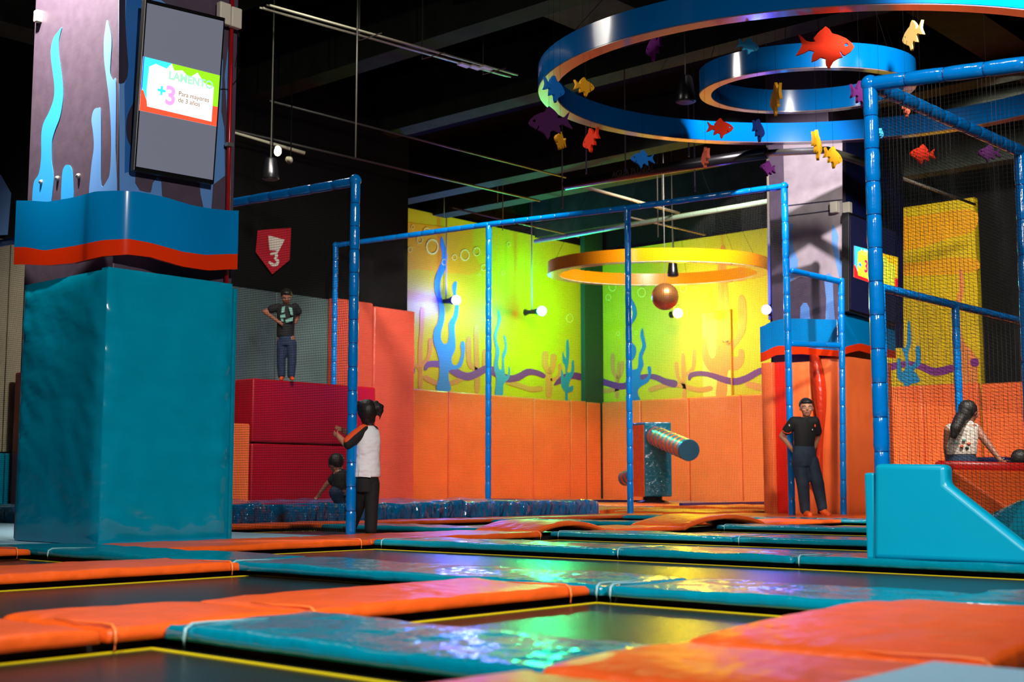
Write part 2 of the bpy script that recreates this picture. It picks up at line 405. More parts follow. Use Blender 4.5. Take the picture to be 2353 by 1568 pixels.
# amber cloud on the left wall, tan corals, sea plants, purple wave
pl('painted_cloud', c1([(62, 230), (120, 225), (230, 240), (330, 250), (420, 265), (500, 255), (580, 270), (585, 400), (610, 480), (640, 560), (560, 600), (450, 590), (330, 580), (180, 560), (62, 545)]), M['amber'], 0)
for s, wds in (([(150, 1130), (160, 1240), (205, 1290), (205, 1415)], 26), ([(220, 850), (215, 1000), (205, 1120), (205, 1290)], 28), ([(280, 1070), (270, 1180), (240, 1230), (205, 1260)], 26),
               ([(555, 1060), (555, 1200), (570, 1260), (615, 1300), (615, 1440)], 34), ([(610, 980), (610, 1150), (615, 1300)], 34), ([(670, 1150), (665, 1270), (620, 1310)], 30),
               ([(1105, 1160), (1105, 1250), (1130, 1310), (1130, 1470)], 44), ([(1165, 1180), (1160, 1260), (1130, 1310)], 40), ([(1210, 1250), (1205, 1330), (1150, 1360)], 24),
               ([(240, 1340), (330, 1385), (440, 1380), (530, 1330)], 34), ([(830, 1370), (920, 1400), (1000, 1425), (1080, 1420)], 36)):
    pl('painted_coral', stroke(c1(s), wds / 3.136), M['mural_tan'], 1, False)
pl('painted_wave', stroke(c1([(70, 1275), (110, 1290), (160, 1300)]), [18, 20, 16]), M['mural_purple'], 2, False)
pl('painted_wave', stroke(c1([(240, 1285), (262, 1248), (340, 1245), (400, 1262), (480, 1315), (550, 1335), (620, 1310), (680, 1280), (740, 1300), (830, 1350), (910, 1340), (980, 1302), (1050, 1310), (1100, 1335)]), [6, 14, 15, 16, 18, 18, 17, 17, 18, 17, 16, 15, 12, 9]), M['mural_purple'], 2, False)
pl('painted_wave', stroke(c1([(1175, 1392), (1235, 1350), (1300, 1328), (1366, 1340)]), [5, 17, 15, 14]), M['mural_purple'], 2, False)
pl('painted_seaweed', c1([(358, 325), (385, 400), (400, 470), (385, 560), (350, 640), (350, 740), (375, 820), (378, 920), (355, 1010), (355, 1070), (375, 1100), (402, 1090), (412, 1030), (412, 950), (445, 890), (455, 800), (435, 700), (450, 655), (468, 660), (462, 740), (480, 820), (475, 900), (452, 970), (456, 1070), (455, 1140), (430, 1200), (440, 1250), (475, 1245), (500, 1180), (495, 1110), (508, 1080), (525, 1100), (522, 1180), (500, 1260), (460, 1285), (415, 1290), (408, 1350), (422, 1436), (322, 1430), (340, 1340), (342, 1240), (325, 1160), (300, 1080), (305, 1000), (335, 930), (338, 820), (310, 720), (310, 640), (335, 560), (358, 500), (360, 440), (348, 380)]), M['mural_teal'], 3)
pl('painted_seaweed', c1([(762, 850), (785, 920), (760, 1010), (755, 1070), (775, 1150), (765, 1240), (775, 1285), (795, 1270), (795, 1180), (815, 1120), (805, 1040), (822, 1060), (828, 1150), (808, 1210), (812, 1290), (820, 1330), (838, 1320), (842, 1265), (852, 1290), (842, 1350), (805, 1390), (797, 1470), (745, 1466), (752, 1350), (735, 1270), (748, 1150), (735, 1040), (765, 930)]), M['mural_teal'], 3)
pl('painted_seaweed', c1([(1268, 1065), (1278, 1150), (1272, 1240), (1262, 1300), (1290, 1300), (1298, 1225), (1310, 1225), (1310, 1310), (1285, 1360), (1275, 1410), (1305, 1400), (1300, 1440), (1268, 1455), (1268, 1505), (1250, 1505), (1248, 1450), (1220, 1400), (1220, 1290), (1230, 1300), (1240, 1340), (1252, 1320), (1248, 1260), (1230, 1220), (1232, 1155), (1242, 1190), (1255, 1200), (1256, 1100)]), M['mural_teal'], 3)
rb = random.Random(4)
for (u, v, r_) in [(290, 400, 46), (200, 350, 22), (250, 290, 24), (95, 285, 20), (150, 258, 12), (525, 460, 34), (450, 475, 18), (610, 435, 26), (375, 510, 18), (660, 550, 20), (800, 590, 14), (1280, 915, 26), (630, 600, 8), (130, 420, 16), (840, 380, 14)]:
    ring_ = [(900 + (u + r_ * math.cos(a)) / 3.136, 440 + (v + r_ * 1.25 * math.sin(a)) / 3.136) for a in [2 * math.pi * i / 14 for i in range(14)]]
    inner = [(900 + (u + r_ * .8 * math.cos(a)) / 3.136, 440 + (v + r_ * .8 * 1.25 * math.sin(a)) / 3.136) for a in [2 * math.pi * i / 14 for i in range(14)]]
    pts = [YL(*p) for p in ring_]; p2 = [YL(*p) for p in inner]; o_ = pts[0]
    cutout('painted_bubble', [[(-(p - o_).x, (p - o_).z) for p in pts], [(-(p - o_).x, (p - o_).z) for p in p2]], lambda c: o_ + Vector((-c[0], -.014 - c[2], c[1])), M['mural_bubble'], wl, .003)
# right yellow wall
c2 = cr(1220, 440, 3.136)
prr('painted_coral', c2([(1370, 400), (1395, 395), (1410, 500), (1405, 620), (1420, 700), (1430, 860), (1435, 1060), (1480, 1040), (1495, 940), (1490, 820), (1510, 745), (1545, 780), (1555, 900), (1540, 1020), (1480, 1110), (1440, 1180), (1490, 1190), (1500, 1140), (1535, 1150), (1530, 1240), (1480, 1290), (1420, 1300), (1410, 1470), (1335, 1475), (1345, 1330), (1290, 1300), (1240, 1220), (1235, 1100), (1255, 1050), (1275, 1140), (1300, 1200), (1330, 1180), (1340, 1060), (1350, 860), (1345, 620), (1350, 500)]), M['mural_tan'], 1)
for s, wds in (([(590, 1180), (595, 1300), (620, 1350), (620, 1480)], 26), ([(635, 1240), (630, 1360)], 20), ([(662, 1230), (655, 1310), (625, 1350)], 20),
               ([(1050, 1240), (1060, 1340), (1105, 1400), (1105, 1490)], 24), ([(1098, 1190), (1105, 1400)], 26), ([(1180, 1150), (1170, 1270), (1110, 1330)], 24),
               ([(500, 1440), (600, 1430), (680, 1400)], 30), ([(860, 1430), (960, 1400), (1060, 1395), (1200, 1430), (1300, 1420)], 34), ([(1560, 1390), (1680, 1420)], 40)):
    prr('painted_coral', stroke(c2(s), wds / 3.136), M['mural_tan'], 2, False)
prr('painted_wave', stroke(c2([(492, 1362), (560, 1385), (640, 1405), (700, 1395), (760, 1355), (830, 1335), (900, 1340), (970, 1372), (1048, 1390)]), [13, 14, 15, 15, 13, 12, 13, 15, 15]), M['mural_purple'], 3, False)
prr('painted_wave', stroke(c2([(1140, 1358), (1155, 1325), (1220, 1312), (1300, 1325), (1400, 1360), (1480, 1370), (1560, 1345), (1640, 1300), (1700, 1285)]), [5, 11, 11, 12, 15, 16, 15, 14, 13]), M['mural_purple'], 3, False)
prr('painted_seaweed', c2([(805, 985), (818, 1050), (830, 1120), (805, 1190), (812, 1250), (790, 1320), (800, 1360), (845, 1330), (842, 1270), (860, 1262), (868, 1300), (850, 1370), (790, 1410), (770, 1450), (785, 1515), (690, 1510), (700, 1400), (690, 1290), (740, 1285), (772, 1270), (780, 1180), (805, 1110), (790, 1040)]), M['mural_blue'], 4)
prr('painted_seaweed', stroke(c2([(700, 760), (740, 830), (748, 900), (700, 990), (705, 1080), (740, 1130), (735, 1190), (700, 1230)]), [8, 10, 9, 8, 10, 12, 10, 8]), M['mural_blue'], 4, False)
for (u, v, r_) in [(590, 690, 28), (560, 765, 20), (800, 730, 30), (1100, 700, 26), (1300, 610, 26), (630, 1025, 14), (760, 1020, 12), (1190, 680, 16), (1450, 640, 20)]:
    q = [(1220 + (u + r_ * math.cos(a)) / 3.136, 440 + (v + r_ * 1.2 * math.sin(a)) / 3.136) for a in [2 * math.pi * i / 12 for i in range(12)]]
    q2 = [(1220 + (u + r_ * .8 * math.cos(a)) / 3.136, 440 + (v + r_ * .96 * math.sin(a)) / 3.136) for a in [2 * math.pi * i / 12 for i in range(12)]]
    pts = [XR(*p) for p in q]; p2 = [XR(*p) for p in q2]; o_ = pts[0]
    cutout('painted_bubble', [[((p - o_).y, (p - o_).z) for p in pts], [((p - o_).y, (p - o_).z) for p in p2]], lambda c: o_ + Vector((-.014 - c[2], c[0], c[1])), M['mural_bubble'], wr, .003)
# the stretch of mural seen through the right-hand net
c4 = cr(1980, 400, 2.2413)
prr('painted_cloud', c4([(110, 250), (300, 215), (575, 185), (580, 290), (450, 330), (300, 380), (110, 390)]), M['amber'], 0)
prr('painted_cloud', c4([(115, 465), (300, 455), (450, 430), (590, 440), (590, 500), (400, 520), (115, 520)]), M['amber'], 0)
prr('painted_coral', stroke(c4([(510, 500), (515, 600), (490, 700), (500, 860), (545, 950), (545, 1100)]), [8, 12, 14, 20, 40, 40]), M['mural_tan'], 1, False)
prr('painted_wave', stroke(c4([(130, 1000), (220, 980), (300, 990), (380, 1020), (470, 1000)]), [14, 14, 15, 18, 16]), M['mural_purple'], 2, False)
prr('painted_wave', stroke(c4([(565, 975), (600, 968)]), [16, 16]), M['mural_purple'], 2, False)
prr('painted_seaweed', c4([(238, 765), (250, 770), (255, 870), (240, 930), (250, 990), (280, 960), (278, 900), (290, 885), (302, 900), (302, 980), (270, 1010), (290, 1040), (300, 1070), (250, 1085), (245, 1120), (222, 1120), (218, 1080), (185, 1050), (185, 960), (200, 955), (208, 1020), (230, 990), (220, 930), (200, 880), (200, 840), (222, 900), (235, 860)]), M['mural_teal'], 3)
# door in the right wall
def boxat(mb, a, b): return mb.box(a, b)
dA, dB = XR(1613, 722), XR(1679, 722)
door = struct('door_1', MB().box((XW - .004, dB.y, .2), (XW + .01, dA.y, dA.z)), mat('door_paint', (232, 205, 90), .45))
MB().tube([(XW - .1, dB.y + .18, 4.15), (XW - .1, dB.y + .02, 4.15)], .02, 8).build('door_handle', M['metal'], door, smooth=True)
MB().box((XW - .05, dB.y - .02, .2), (XW - .0, dB.y - .002, dA.z + .05)).box((XW - .03, dB.y, dA.z), (XW, dA.y, dA.z + .04)).build('door_frame', M['amber'], door)

# orange padding on the walls, panel by panel
def pads_wall(name, label, pts, m=M['wallorange']):
    rt = thing(name, pts[0][0], label, 'wall padding')
    for k, (a, b) in enumerate(pts): panel_box(a, b, m, rt, bevel=.035)
    return rt
x = 16.9; L_ = []
xs = [YL(u, 900).x for u in (1020, 1112, 1215, 1300)]
edges = [18.3, 19.6] + [20.88] + xs + [27.75, XW - .15]
for a, b in zip(edges[:-1], edges[1:]): L_.append(((a + .01, YW - .17, 0), (b - .01, YW - .03, 2.74 + .02 * ((int(a * 7)) % 2))))
pads_wall('wall_padding', 'row of orange vinyl pads along the foot of the left yellow wall', L_)
ys = [XW and XR(u, 910).y for u in (1480, 1590, 1710)]
edges = [YW - .2] + ys + [15.6, 14.1, 12.7, 11.4]
L_ = [((XW - .17, b + .01, 0), (XW - .03, a - .01, 2.76)) for a, b in zip(edges[:-1], edges[1:])]
pads_wall('wall_padding', 'row of orange vinyl pads along the foot of the right yellow wall', L_)
edges = [11.35, 10.0, 8.6, 7.2, 5.8, 4.4]
pads_wall('wall_padding', 'orange vinyl pads below the black wall at far right, behind two nets', [((XW - .2, b + .01, 0), (XW - .05, a - .01, 2.72)) for a, b in zip(edges[:-1], edges[1:])])
# coral-pink lit pads beside the red box
pads_wall('wall_padding', 'tall coral-orange wall pad catching light, right of the dark red box', [((14.9, 17.42, 0), (15.85, 17.58, 3.77)), ((15.87, 17.42, 0), (16.9, 17.58, 3.72))], M['pinkorange'])
# grey-green panels behind the boy, left ones coloured beige to stand for warm light
rt = thing('panel_wall', (11, 17.5, 0), 'grey-green panel wall behind the boy on the red box', 'panel wall')
for k in range(4): panel_box((10.2 + k * 1.17, 17.5, 2.07), (11.36 + k * 1.17, 17.58, 3.74), M['grey'], rt, bevel=.01)
rt = thing('panel_wall', (8, 17.5, 0), 'grey panel wall, tinted beige for warm light, behind net at the far left edge', 'panel wall')
for k in range(4): panel_box((5.2 + k * 1.25, 17.46, .95), (6.44 + k * 1.25, 17.58, 3.95), M['beige'], rt, bevel=.01)
rt = thing('wall_padding', (8, 17.4, 0), 'low blue wall pads at far left, under the grey panels tinted for warm light', 'wall padding')
for k in range(4): panel_box((5.2 + k * 1.25, 17.36, .1), (6.44 + k * 1.25, 17.56, .93), M['teal'], rt, bevel=.02)

# steel ledges under the trampoline pads (black)
led = MB()
for x0, x1, y0, y1 in [(2.35, 2.7, 1.2, 3.5), (4.43, 4.87, .5, 8.8), (6.95, 7.35, 1.5, 7.5), (9.2, 9.6, 2, 11.2), (11.9, 12.3, 5.0, 8), (14.8, 15.2, 5.2, 8.2), (1.0, 4.3, 1.3, 1.8), (.6, 4.35, 3.5, 3.95), (2.2, 4.4, 5.9, 6.4), (5.0, 18.8, 7.7, 8.3), (7.5, 16, 11.2, 11.7), (2.6, 4.4, 8.35, 8.9)]:
    led.box((x0, y0, -.05), (x1, y1, .03))
struct('trim_12', led, M['floor'])

# pale blue walkway platforms
struct('trim_13', MB().box((-1, 8.43, -.05), (7.42, 17.3, .055)), M['paleblue'])
struct('trim_14', MB().box((1.6, -1, -.05), (2.6, 1.16, .125)), M['paleblue'])

# ================================================================== TRAMPOLINE BEDS
def bed(x0, x1, y0, y1, label):
    r_ = thing('trampoline_bed', ((x0 + x1) / 2, (y0 + y1) / 2, 0), label, 'trampoline')
    MB().box((x0 - .07, y0 - .07, -.02), (x1 + .07, y1 + .07, 0)).build('jumping_mat', M['bed'], r_)
    t = .011; mb = MB()
    mb.box((x0, y0, 0), (x1, y0 + 2 * t, .003)).box((x0, y1 - 2 * t, 0), (x1, y1, .003)).box((x0, y0 + 2 * t, 0), (x0 + 2 * t, y1 - 2 * t, .003)).box((x1 - 2 * t, y0 + 2 * t, 0), (x1, y1 - 2 * t, .003))
    mb.build('edge_line', M['tape'], r_)
bed(.2, 2.25, 1.98, 3.43, 'nearest black trampoline bed, yellow line, bottom left corner')
bed(2.85, 4.33, 1.98, 3.38, 'black trampoline bed with bright green and yellow reflections, second from the bottom')
bed(1.2, 4.43, 4.12, 5.78, 'black trampoline bed at left between two orange pads')
bed(5.05, 6.83, .8, 7.45, 'long black trampoline bed crossing the middle, coloured lamp reflections')
bed(7.52, 9.07, 2.2, 7.5, 'long black trampoline bed behind the third teal pad row')
bed(9.78, 11.77, 4.9, 7.55, 'dark trampoline bed in front of the staff member, next row')
bed(12.45, 14.67, 5.2, 7.6, 'farthest dark trampoline bed before the staff member')
bed(2.4, 4.35, 6.6, 8.2, 'black trampoline bed at far left below the big column')
bed(7.6, 9.25, 8.6, 11.0, 'dark trampoline bed behind the girl')
bed(9.85, 11.9, 8.6, 11.0, 'dark trampoline bed between the orange hump and the blue airbag')
bed(.2, 2.2, -.2, 1.0, 'trampoline bed beside the camera, hardly in view')
bed(2.85, 4.3, -.3, 1.1, 'dark trampoline bed at the bottom right corner')

# ================================================================== TRAMPOLINE PADS
T, Og = M['teal'], M['orange']; z0, z1 = .03, .075
st, so = M['strap'], M['strap_o']
P_ = [
 (2.27, 2.8, 1.9, 3.4, T, 'nearest teal pad, green lamp reflections, bottom centre', [(1.38, st)], 0),
 (4.33, 4.97, 3.35, 5.98, T, 'teal pad behind the long orange pad, blue and green reflections', [(2.5, st), (.02, st)], 0),
 (4.33, 4.97, 2.02, 3.33, T, 'teal pad with yellow reflections, second row right of centre', [(1.28, st)], 0),
 (4.33, 4.97, .6, 2.0, T, 'teal pad at right edge behind the big orange pad', [], 0),
 (6.85, 7.45, 5.2, 7.5, T, 'teal pad starting beside the girl, third row', [(2.2, st)], 0),
 (6.85, 7.45, 3.9, 5.18, T, 'middle teal pad of the third row, green and yellow reflections', [(1.26, st)], 0),
 (6.85, 7.45, 2.45, 3.88, T, 'teal pad under the cyan ramp block', [(1.4, st)], 0),
 (9.1, 9.7, 5.72, 7.62, T, 'teal pad beside the first orange hump, fourth row', [(1.8, st)], 0),
 (9.1, 9.7, 3.2, 5.7, T, 'fourth row teal pad running behind the cyan ramp', [(2.45, st)], 0),
 (11.8, 12.4, 5.1, 7.6, T, 'teal pad right of the second orange hump', [(2.4, st)], 0),
 (14.7, 15.3, 5.3, 8.15, T, 'teal pad at the feet of the staff member', [(2.7, st)], 0),
 (9.2, 9.8, 8.45, 10.9, T, 'dark teal pad just behind the girl, left of the hump', [], 0),
 (4.4, 5.0, 7.92, 8.8, T, 'short teal pad at left edge before the big column', [(.84, st)], 0),
 (4.38, 4.98, 6.02, 7.9, T, 'teal pad below the big column', [(1.85, st)], 0),
 (12.0, 12.6, 8.5, 11.0, T, 'teal pad beyond the second hump', [], 0),
 (14.7, 15.3, 8.2, 11.0, T, 'teal pad left of the staff post', [], 0),
 (2.83, 4.33, 3.41, 4.04, Og, 'long orange pad with pink sheen, centre left foreground', [(1.36, so), (.02, so)], 0),
 (2.09, 2.81, 3.41, 4.04, Og, 'short orange pad with seam, left of the nearest teal pad', [(.02, so)], 0),
 (.5, 2.07, 3.41, 4.04, Og, 'orange pad at the left edge of the foreground', [], 0),
 (2.7, 4.36, 5.8, 6.5, Og, 'orange pad ending at a puckered corner, second row left', [(1.58, so)], 0),
 (1.0, 2.68, 5.8, 6.5, Og, 'orange pad left of the second row, outside the frame', [], 0),
 (5.02, 6.83, 7.5, 8.36, Og, 'orange pad along the foot of the big column, ends near the girl', [(1.7, so)], 0),
 (3.0, 4.38, 8.1, 8.95, Og, 'orange pad at far left, in front of the big column', [(1.28, so)], 0),
 (1.2, 2.98, 8.1, 8.95, Og, 'orange pad at the left edge, far row', [], 0),
 (6.86, 8.9, 7.54, 8.4, Og, 'orange pad the girl stands on', [(2.0, so)], 0),
 (8.92, 9.98, 7.66, 8.4, Og, 'humped orange pad in the middle, arching over the teal row', [], .085),
 (10.0, 11.2, 7.62, 8.36, Og, 'flat orange pad between the two humps', [(.05, so)], 0),
 (11.22, 12.8, 7.6, 8.3, Og, 'second humped orange pad with yellow reflections', [], .1),
 (12.82, 14.68, 7.66, 8.5, Og, 'orange pad between second hump and staff member', [], 0),
 (15.33, 17.45, 8.2, 10.6, Og, 'wide orange floor mat the staff member stands on', [], 0),
 (17.47, 21.0, 7.35, 9.0, Og, 'orange floor mat in front of the second column right face', [], 0),
 (7.55, 12.4, 11.12, 11.75, Og, 'thin orange pad along the front of the blue airbag, left part', [], 0),
 (12.42, 16.0, 11.12, 11.75, Og, 'thin orange pad along the front of the blue airbag, right part', [], 0),
 (2.82, 4.3, 1.15, 1.92, Og, 'big orange pad at the bottom right', [(.05, so)], .03),
 (2.2, 2.8, 1.15, 1.88, Og, 'crumpled orange corner pad at the bottom edge, by the pale blue mat', [(.3, so)], .01),
 (.9, 2.18, 1.15, 1.88, Og, 'orange pad at the bottom edge, below the nearest teal pad', [], 0),
]
for k, (x0, x1, y0, y1, m, lab, ties, arch) in enumerate(P_):
    softpad(x0, x1, y0, y1, z0, z1 + (.02 if y0 < 1.5 else 0), m, k + 1, label=lab, arch=arch, tie=ties, res=.05 if x0 < 7 else .1,
            along='y' if m is T else 'x')

# blue crash airbag in the middle distance
rt = thing('crash_airbag', (12, 13.6, 0), 'wrinkled glossy blue airbag below the red box', 'airbag')
softpad(7.6, 15.3, 11.85, 15.5, .0, .27, M['airbag'], 77, name='airbag_cover', wob=.03, parent=rt, res=.1)
# far floor mats
fm = [(16.6, 18.8, 10.7, 12.6, 'orange', 'orange floor mat just behind the staff net, left part'), (16.3, 19.0, 12.65, 15.0, 'orange', 'orange floor mat behind the net, right of the airbag'), (19.05, 21.4, 10.7, 13.6, 'orange', 'orange floor mat right of the punch arm'),
      (19.05, 20.0, 13.7, 18.0, 'teal', 'teal floor mat strip left of the punch arm'), (20.1, 23.6, 17.0, 21.7, 'orange', 'orange floor mat before the left yellow wall'), (20.1, 23.6, 13.7, 16.9, 'orange', 'orange floor mat under the punch arm'),
      (16.2, 19.0, 15.1, 17.3, 'orange', 'orange floor mat beside the airbag, far side'), (16.95, 20.0, 18.1, 21.7, 'orange', 'orange floor mat at the left end of the yellow wall'), (23.7, 28.2, 19.9, 21.7, 'orange', 'orange floor mat in the far corner'), (23.7, 28.2, 16.0, 19.8, 'teal', 'teal floor mat near the far corner'), (21.5, 28.2, 10.7, 13.6, 'orange', 'orange floor mat along the right yellow wall'), (23.7, 28.2, 13.7, 15.9, 'orange', 'orange floor mat by the door wall')]
for k, (x0, x1, y0, y1, c, lab) in enumerate(fm):
    softpad(x0, x1, y0, y1, .0, .1 + .015 * (k % 3), M[c], 200 + k, name='floor_mat', label=lab, cat='floor mat', wob=.01, res=.4)
for k, (a, b, lab) in enumerate([((19.05, 10.62, 0), (28.2, 10.69, .16), 'dark navy edging strip across the far mats, nearer'), ((20.02, 13.61, .0), (28.2, 13.69, .17), 'dark navy edging strip across the far mats, farther'), ((23.61, 16.95, 0), (23.69, 21.7, .17), 'dark navy edging strip towards the left yellow wall')]):
    tag(MB().box(a, b).build('edging_strip', M['navy'], loc=a, bevel=.01), lab, 'edging')

# ================================================================== BIG LEFT COLUMN
CX0, CX1, CY0, CY1 = 5.22, 6.3, 8.62, 9.95
col = thing('column', (CX0, CY0, 0), 'tall left column painted purple with blue seaweed', 'column')
shaft = MB().box((CX0, CY0, .06), (CX1, CY1, 8.0)).build('shaft', M['colpaint'], col, bevel=.01)
c0 = cr(0, 0, 2.375)
def PX(u, v): return atx(u, v, CX0)
def PY(u, v): return aty(u, v, CY0)
nX, nY = (-1, 0, 0), (0, -1, 0)
painted('painted_seaweed', c0([(340, 150), (322, 172), (297, 205), (282, 260), (282, 320), (292, 400), (300, 470), (296, 540), (272, 610), (240, 675), (229, 740), (228, 860), (215, 950), (186, 1005), (186, 1150), (268, 1150), (290, 1040), (295, 960), (285, 880), (286, 780), (302, 715), (330, 640), (345, 550), (345, 470), (335, 380), (325, 310), (322, 240), (330, 190)]), PX, M['mural_cyan'], col, nX)
painted('painted_seaweed', c0([(340, 1130), (342, 960), (354, 912), (372, 900), (390, 913), (400, 960), (400, 1130)]), PX, M['mural_cyan'], col, nX)
painted('painted_seaweed', c0([(498, 1120), (500, 930), (515, 810), (512, 730), (503, 655), (515, 602), (538, 590), (553, 610), (555, 800), (556, 1010), (585, 990), (603, 940), (610, 800), (607, 660), (598, 540), (583, 420), (572, 330), (570, 230), (578, 160), (587, 110), (600, 150), (612, 220), (607, 320), (605, 400), (620, 440), (636, 452), (634, 800), (632, 1120)]), PX, M['mural_pale'], col, nX)
# right-hand face
painted('painted_background', c0([(646, -60), (1268, -60), (1240, 1190), (650, 1150)]), PY, M['mural_pale'], col, nY, 0, False)
painted('painted_seaweed', c0([(690, -60), (790, -60), (790, 900), (700, 940), (678, 945), (680, 700), (676, 470), (690, 420), (697, 340), (680, 150)]), PY, M['colblue'], col, nY, 1, False)
painted('painted_drop', c0([(646, -60), (680, -60), (680, 120), (690, 280), (697, 360), (692, 420), (676, 452), (655, 458), (646, 455)]), PY, M['mural_dark'], col, nY, 2, False)
painted('painted_drop', c0([(745, 540), (705, 600), (687, 660), (686, 730), (705, 790), (745, 820), (790, 800), (790, 560)]), PY, M['mural_dark'], col, nY, 2)
painted('painted_patch', c0([(738, 940), (735, 1000), (760, 1040), (800, 1050), (820, 1050), (830, 1000), (855, 968), (878, 985), (882, 1070), (940, 1110), (1110, 1150), (1090, 1060), (1086, 1000), (1000, 960)]), PY, M['colpaint'], col, nY, 2, False)
painted('painted_patch', c0([(1150, 1160), (1160, 1010), (1225, 960), (1222, 700), (1205, 610), (1215, 330), (1160, 200), (790, -60), (1268, -60), (1262, 100), (1236, 300), (1222, 420), (1240, 700), (1238, 1180)]), PY, M['colpaint'], col, nY, 2, False)
for (u, v) in ((317, 975), (432, 962), (230, 995)):
    p = PX(u / 2.375, v / 2.375); MB().ball(p, (.03, .02, .022)).build('bolt', M['metal'], col, smooth=True)

def interp(tab, u):
    if u <= tab[0][0]: return tab[0][1]
    for (a, b), (c, d) in zip(tab, tab[1:]):
        if u <= c: return b + (d - b) * (u - a) / (c - a)
    return tab[-1][1]
def project(p):
    d = p.x * FW[0] + p.y * FW[1]; s = p.x * RT[0] + p.y * RT[1]; z = p.z - CAMH
    dd = d * math.cos(TH) + z * math.sin(TH); uu = -d * math.sin(TH) + z * math.cos(TH)
    return CX + FPX * s / dd, CY - FPX * uu / dd
def zof(x, y, tab):
    z = 2.5
    for _ in range(4):
        u, v = project(Vector((x, y, z))); v2 = interp(tab, u); r = ray(u, v2); t = math.hypot(x, y) / math.hypot(r.x, r.y); z = CAMH + r.z * t
    return z
def waveband(root, path, tt, tm, tb):
    """curved glossy skirt round a column: blue band over an orange band"""
    for nm, ta, tb_, m in (('blue_band', tt, tm, M['bandblue']), ('orange_band', tm, tb, M['bandorange'])):
        rings = []
        for i, (x, y, nx, ny) in enumerate(path):
            za, zb = zof(x, y, ta), zof(x, y, tb_)
            rings.append([(x, y, za), (x, y, (za + zb) / 2), (x, y, zb), (x - nx * .03, y - ny * .03, zb), (x - nx * .03, y - ny * .03, za)])
        MB().loft(rings).build(nm, m, root, smooth=True, sharp=60)
def bandpath(xc, yc, xe, ye, r, wv=.03):
    P = []
    n = 16
    for i in range(n): t = i / n; P.append((xc - wv * math.sin(t * math.pi * 1.5), ye + (yc + r - ye) * t, -1, 0))
    for i in range(13): a = math.pi + math.pi / 2 * i / 12; P.append((xc + r + r * math.cos(a), yc + r + r * math.sin(a), math.cos(a), math.sin(a)))
    for i in range(1, n + 1): t = i / n; P.append((xc + r + (xe - xc - r) * t, yc - wv * math.sin(t * math.pi * 1.5), 0, -1))
    return P
wb = thing('wave_skirt', (5.0, 8.4, 2.2), 'glossy blue and orange wavy skirt round the left column', 'column skirt')
waveband(wb, bandpath(5.06, 8.44, 6.24, 9.82, .3),
         [(65, 461), (109, 464), (168, 454), (219, 440), (270, 438), (320, 441), (379, 453), (438, 471), (480, 479), (528, 484)],
         [(60, 568), (101, 576), (168, 566), (236, 552), (295, 549), (345, 558), (421, 579), (472, 586), (528, 584)],
         [(60, 608), (110, 610), (168, 605), (236, 589), (295, 585), (345, 591), (421, 613), (480, 622), (528, 619)])
# padding of the column
pd_ = thing('column_padding', (5.07, 8.46, 0), 'tall teal vinyl padding wrapped round the foot of the left column', 'column padding')
def bulged(a, b, axis, m, root, name, amp=.02, seed=0, fold=.003):
    """upright pad with a softly bulging front; axis 'x': front faces -x, 'y': front faces -y"""
    x0, y0, zA = a; x1, y1, zB = b; nu, nv = 30, 44; vs = []; fs = []
    for j in range(nv + 1):
        for i in range(nu + 1):
            s, t = i / nu, j / nv
            e = min(1, min(s, 1 - s) * 14) ** .5 * min(1, min(t, 1 - t) * 22) ** .5
            wv = noise.noise(Vector((s * 3 + seed, t * 5, seed))) * amp * .6 + noise.noise(Vector((s * 7 + t * 3, t * 22 + s * 6, seed + 5))) * fold * (1 + 4 * abs(2 * s - 1) ** 4)
            d = (-.02 + .02 * e) * 1 + (-(amp * .5 * math.sin(math.pi * s) * math.sin(math.pi * t)) - wv * e) * -1
            if axis == 'x': vs.append((x0 - d, y1 + (y0 - y1) * s, zA + (zB - zA) * t))
            else: vs.append((x0 + (x1 - x0) * s, y0 - d, zA + (zB - zA) * t))
    n0 = len(vs)
    for j in range(nv + 1):
        for i in range(nu + 1):
            s, t = i / nu, j / nv
            if axis == 'x': vs.append((x1, y1 + (y0 - y1) * s, zA + (zB - zA) * t))
            else: vs.append((x0 + (x1 - x0) * s, y1, zA + (zB - zA) * t))
    g = lambda i, j, k=0: k * n0 + j * (nu + 1) + i
    for j in range(nv):
        for i in range(nu):
            fs.append((g(i, j), g(i + 1, j), g(i + 1, j + 1), g(i, j + 1)))
    for i in range(nu):
        fs += [(g(i, 0), g(i, 0, 1), g(i + 1, 0, 1), g(i + 1, 0)), (g(i, nv), g(i + 1, nv), g(i + 1, nv, 1), g(i, nv, 1))]
    for j in range(nv):
        fs += [(g(0, j), g(0, j + 1), g(0, j + 1, 1), g(0, j, 1)), (g(nu, j), g(nu, j, 1), g(nu, j + 1, 1), g(nu, j + 1))]
    fs += [(g(0, 0, 1), g(0, nv, 1), g(nu, nv, 1), g(nu, 0, 1))]
    return MB().add(vs, fs).build(name, m, root, smooth=True, sharp=50)
mteal2 = mat('teal_column_vinyl', (0, 146, 182), .13, bump=.3, scale=2.6, dist=.06, var=.05, stretch=(.8, .8, 1.3))
bulged((5.07, 8.478, .06), (5.17, 9.68, 2.06), 'x', mteal2, pd_, 'pad_panel', seed=1, fold=.007)
bulged((5.095, 8.455, .06), (6.2, 8.56, 2.075), 'y', mteal2, pd_, 'pad_panel', seed=2, fold=.009)
bulged((6.13, 8.58, .06), (6.25, 9.66, 2.05), 'x', mteal2, pd_, 'pad_panel', seed=3)
MB().box((6.2, 8.45, .06), (6.235, 8.57, 2.04)).build('edge_flap', M['teal'], pd_, bevel=.01)

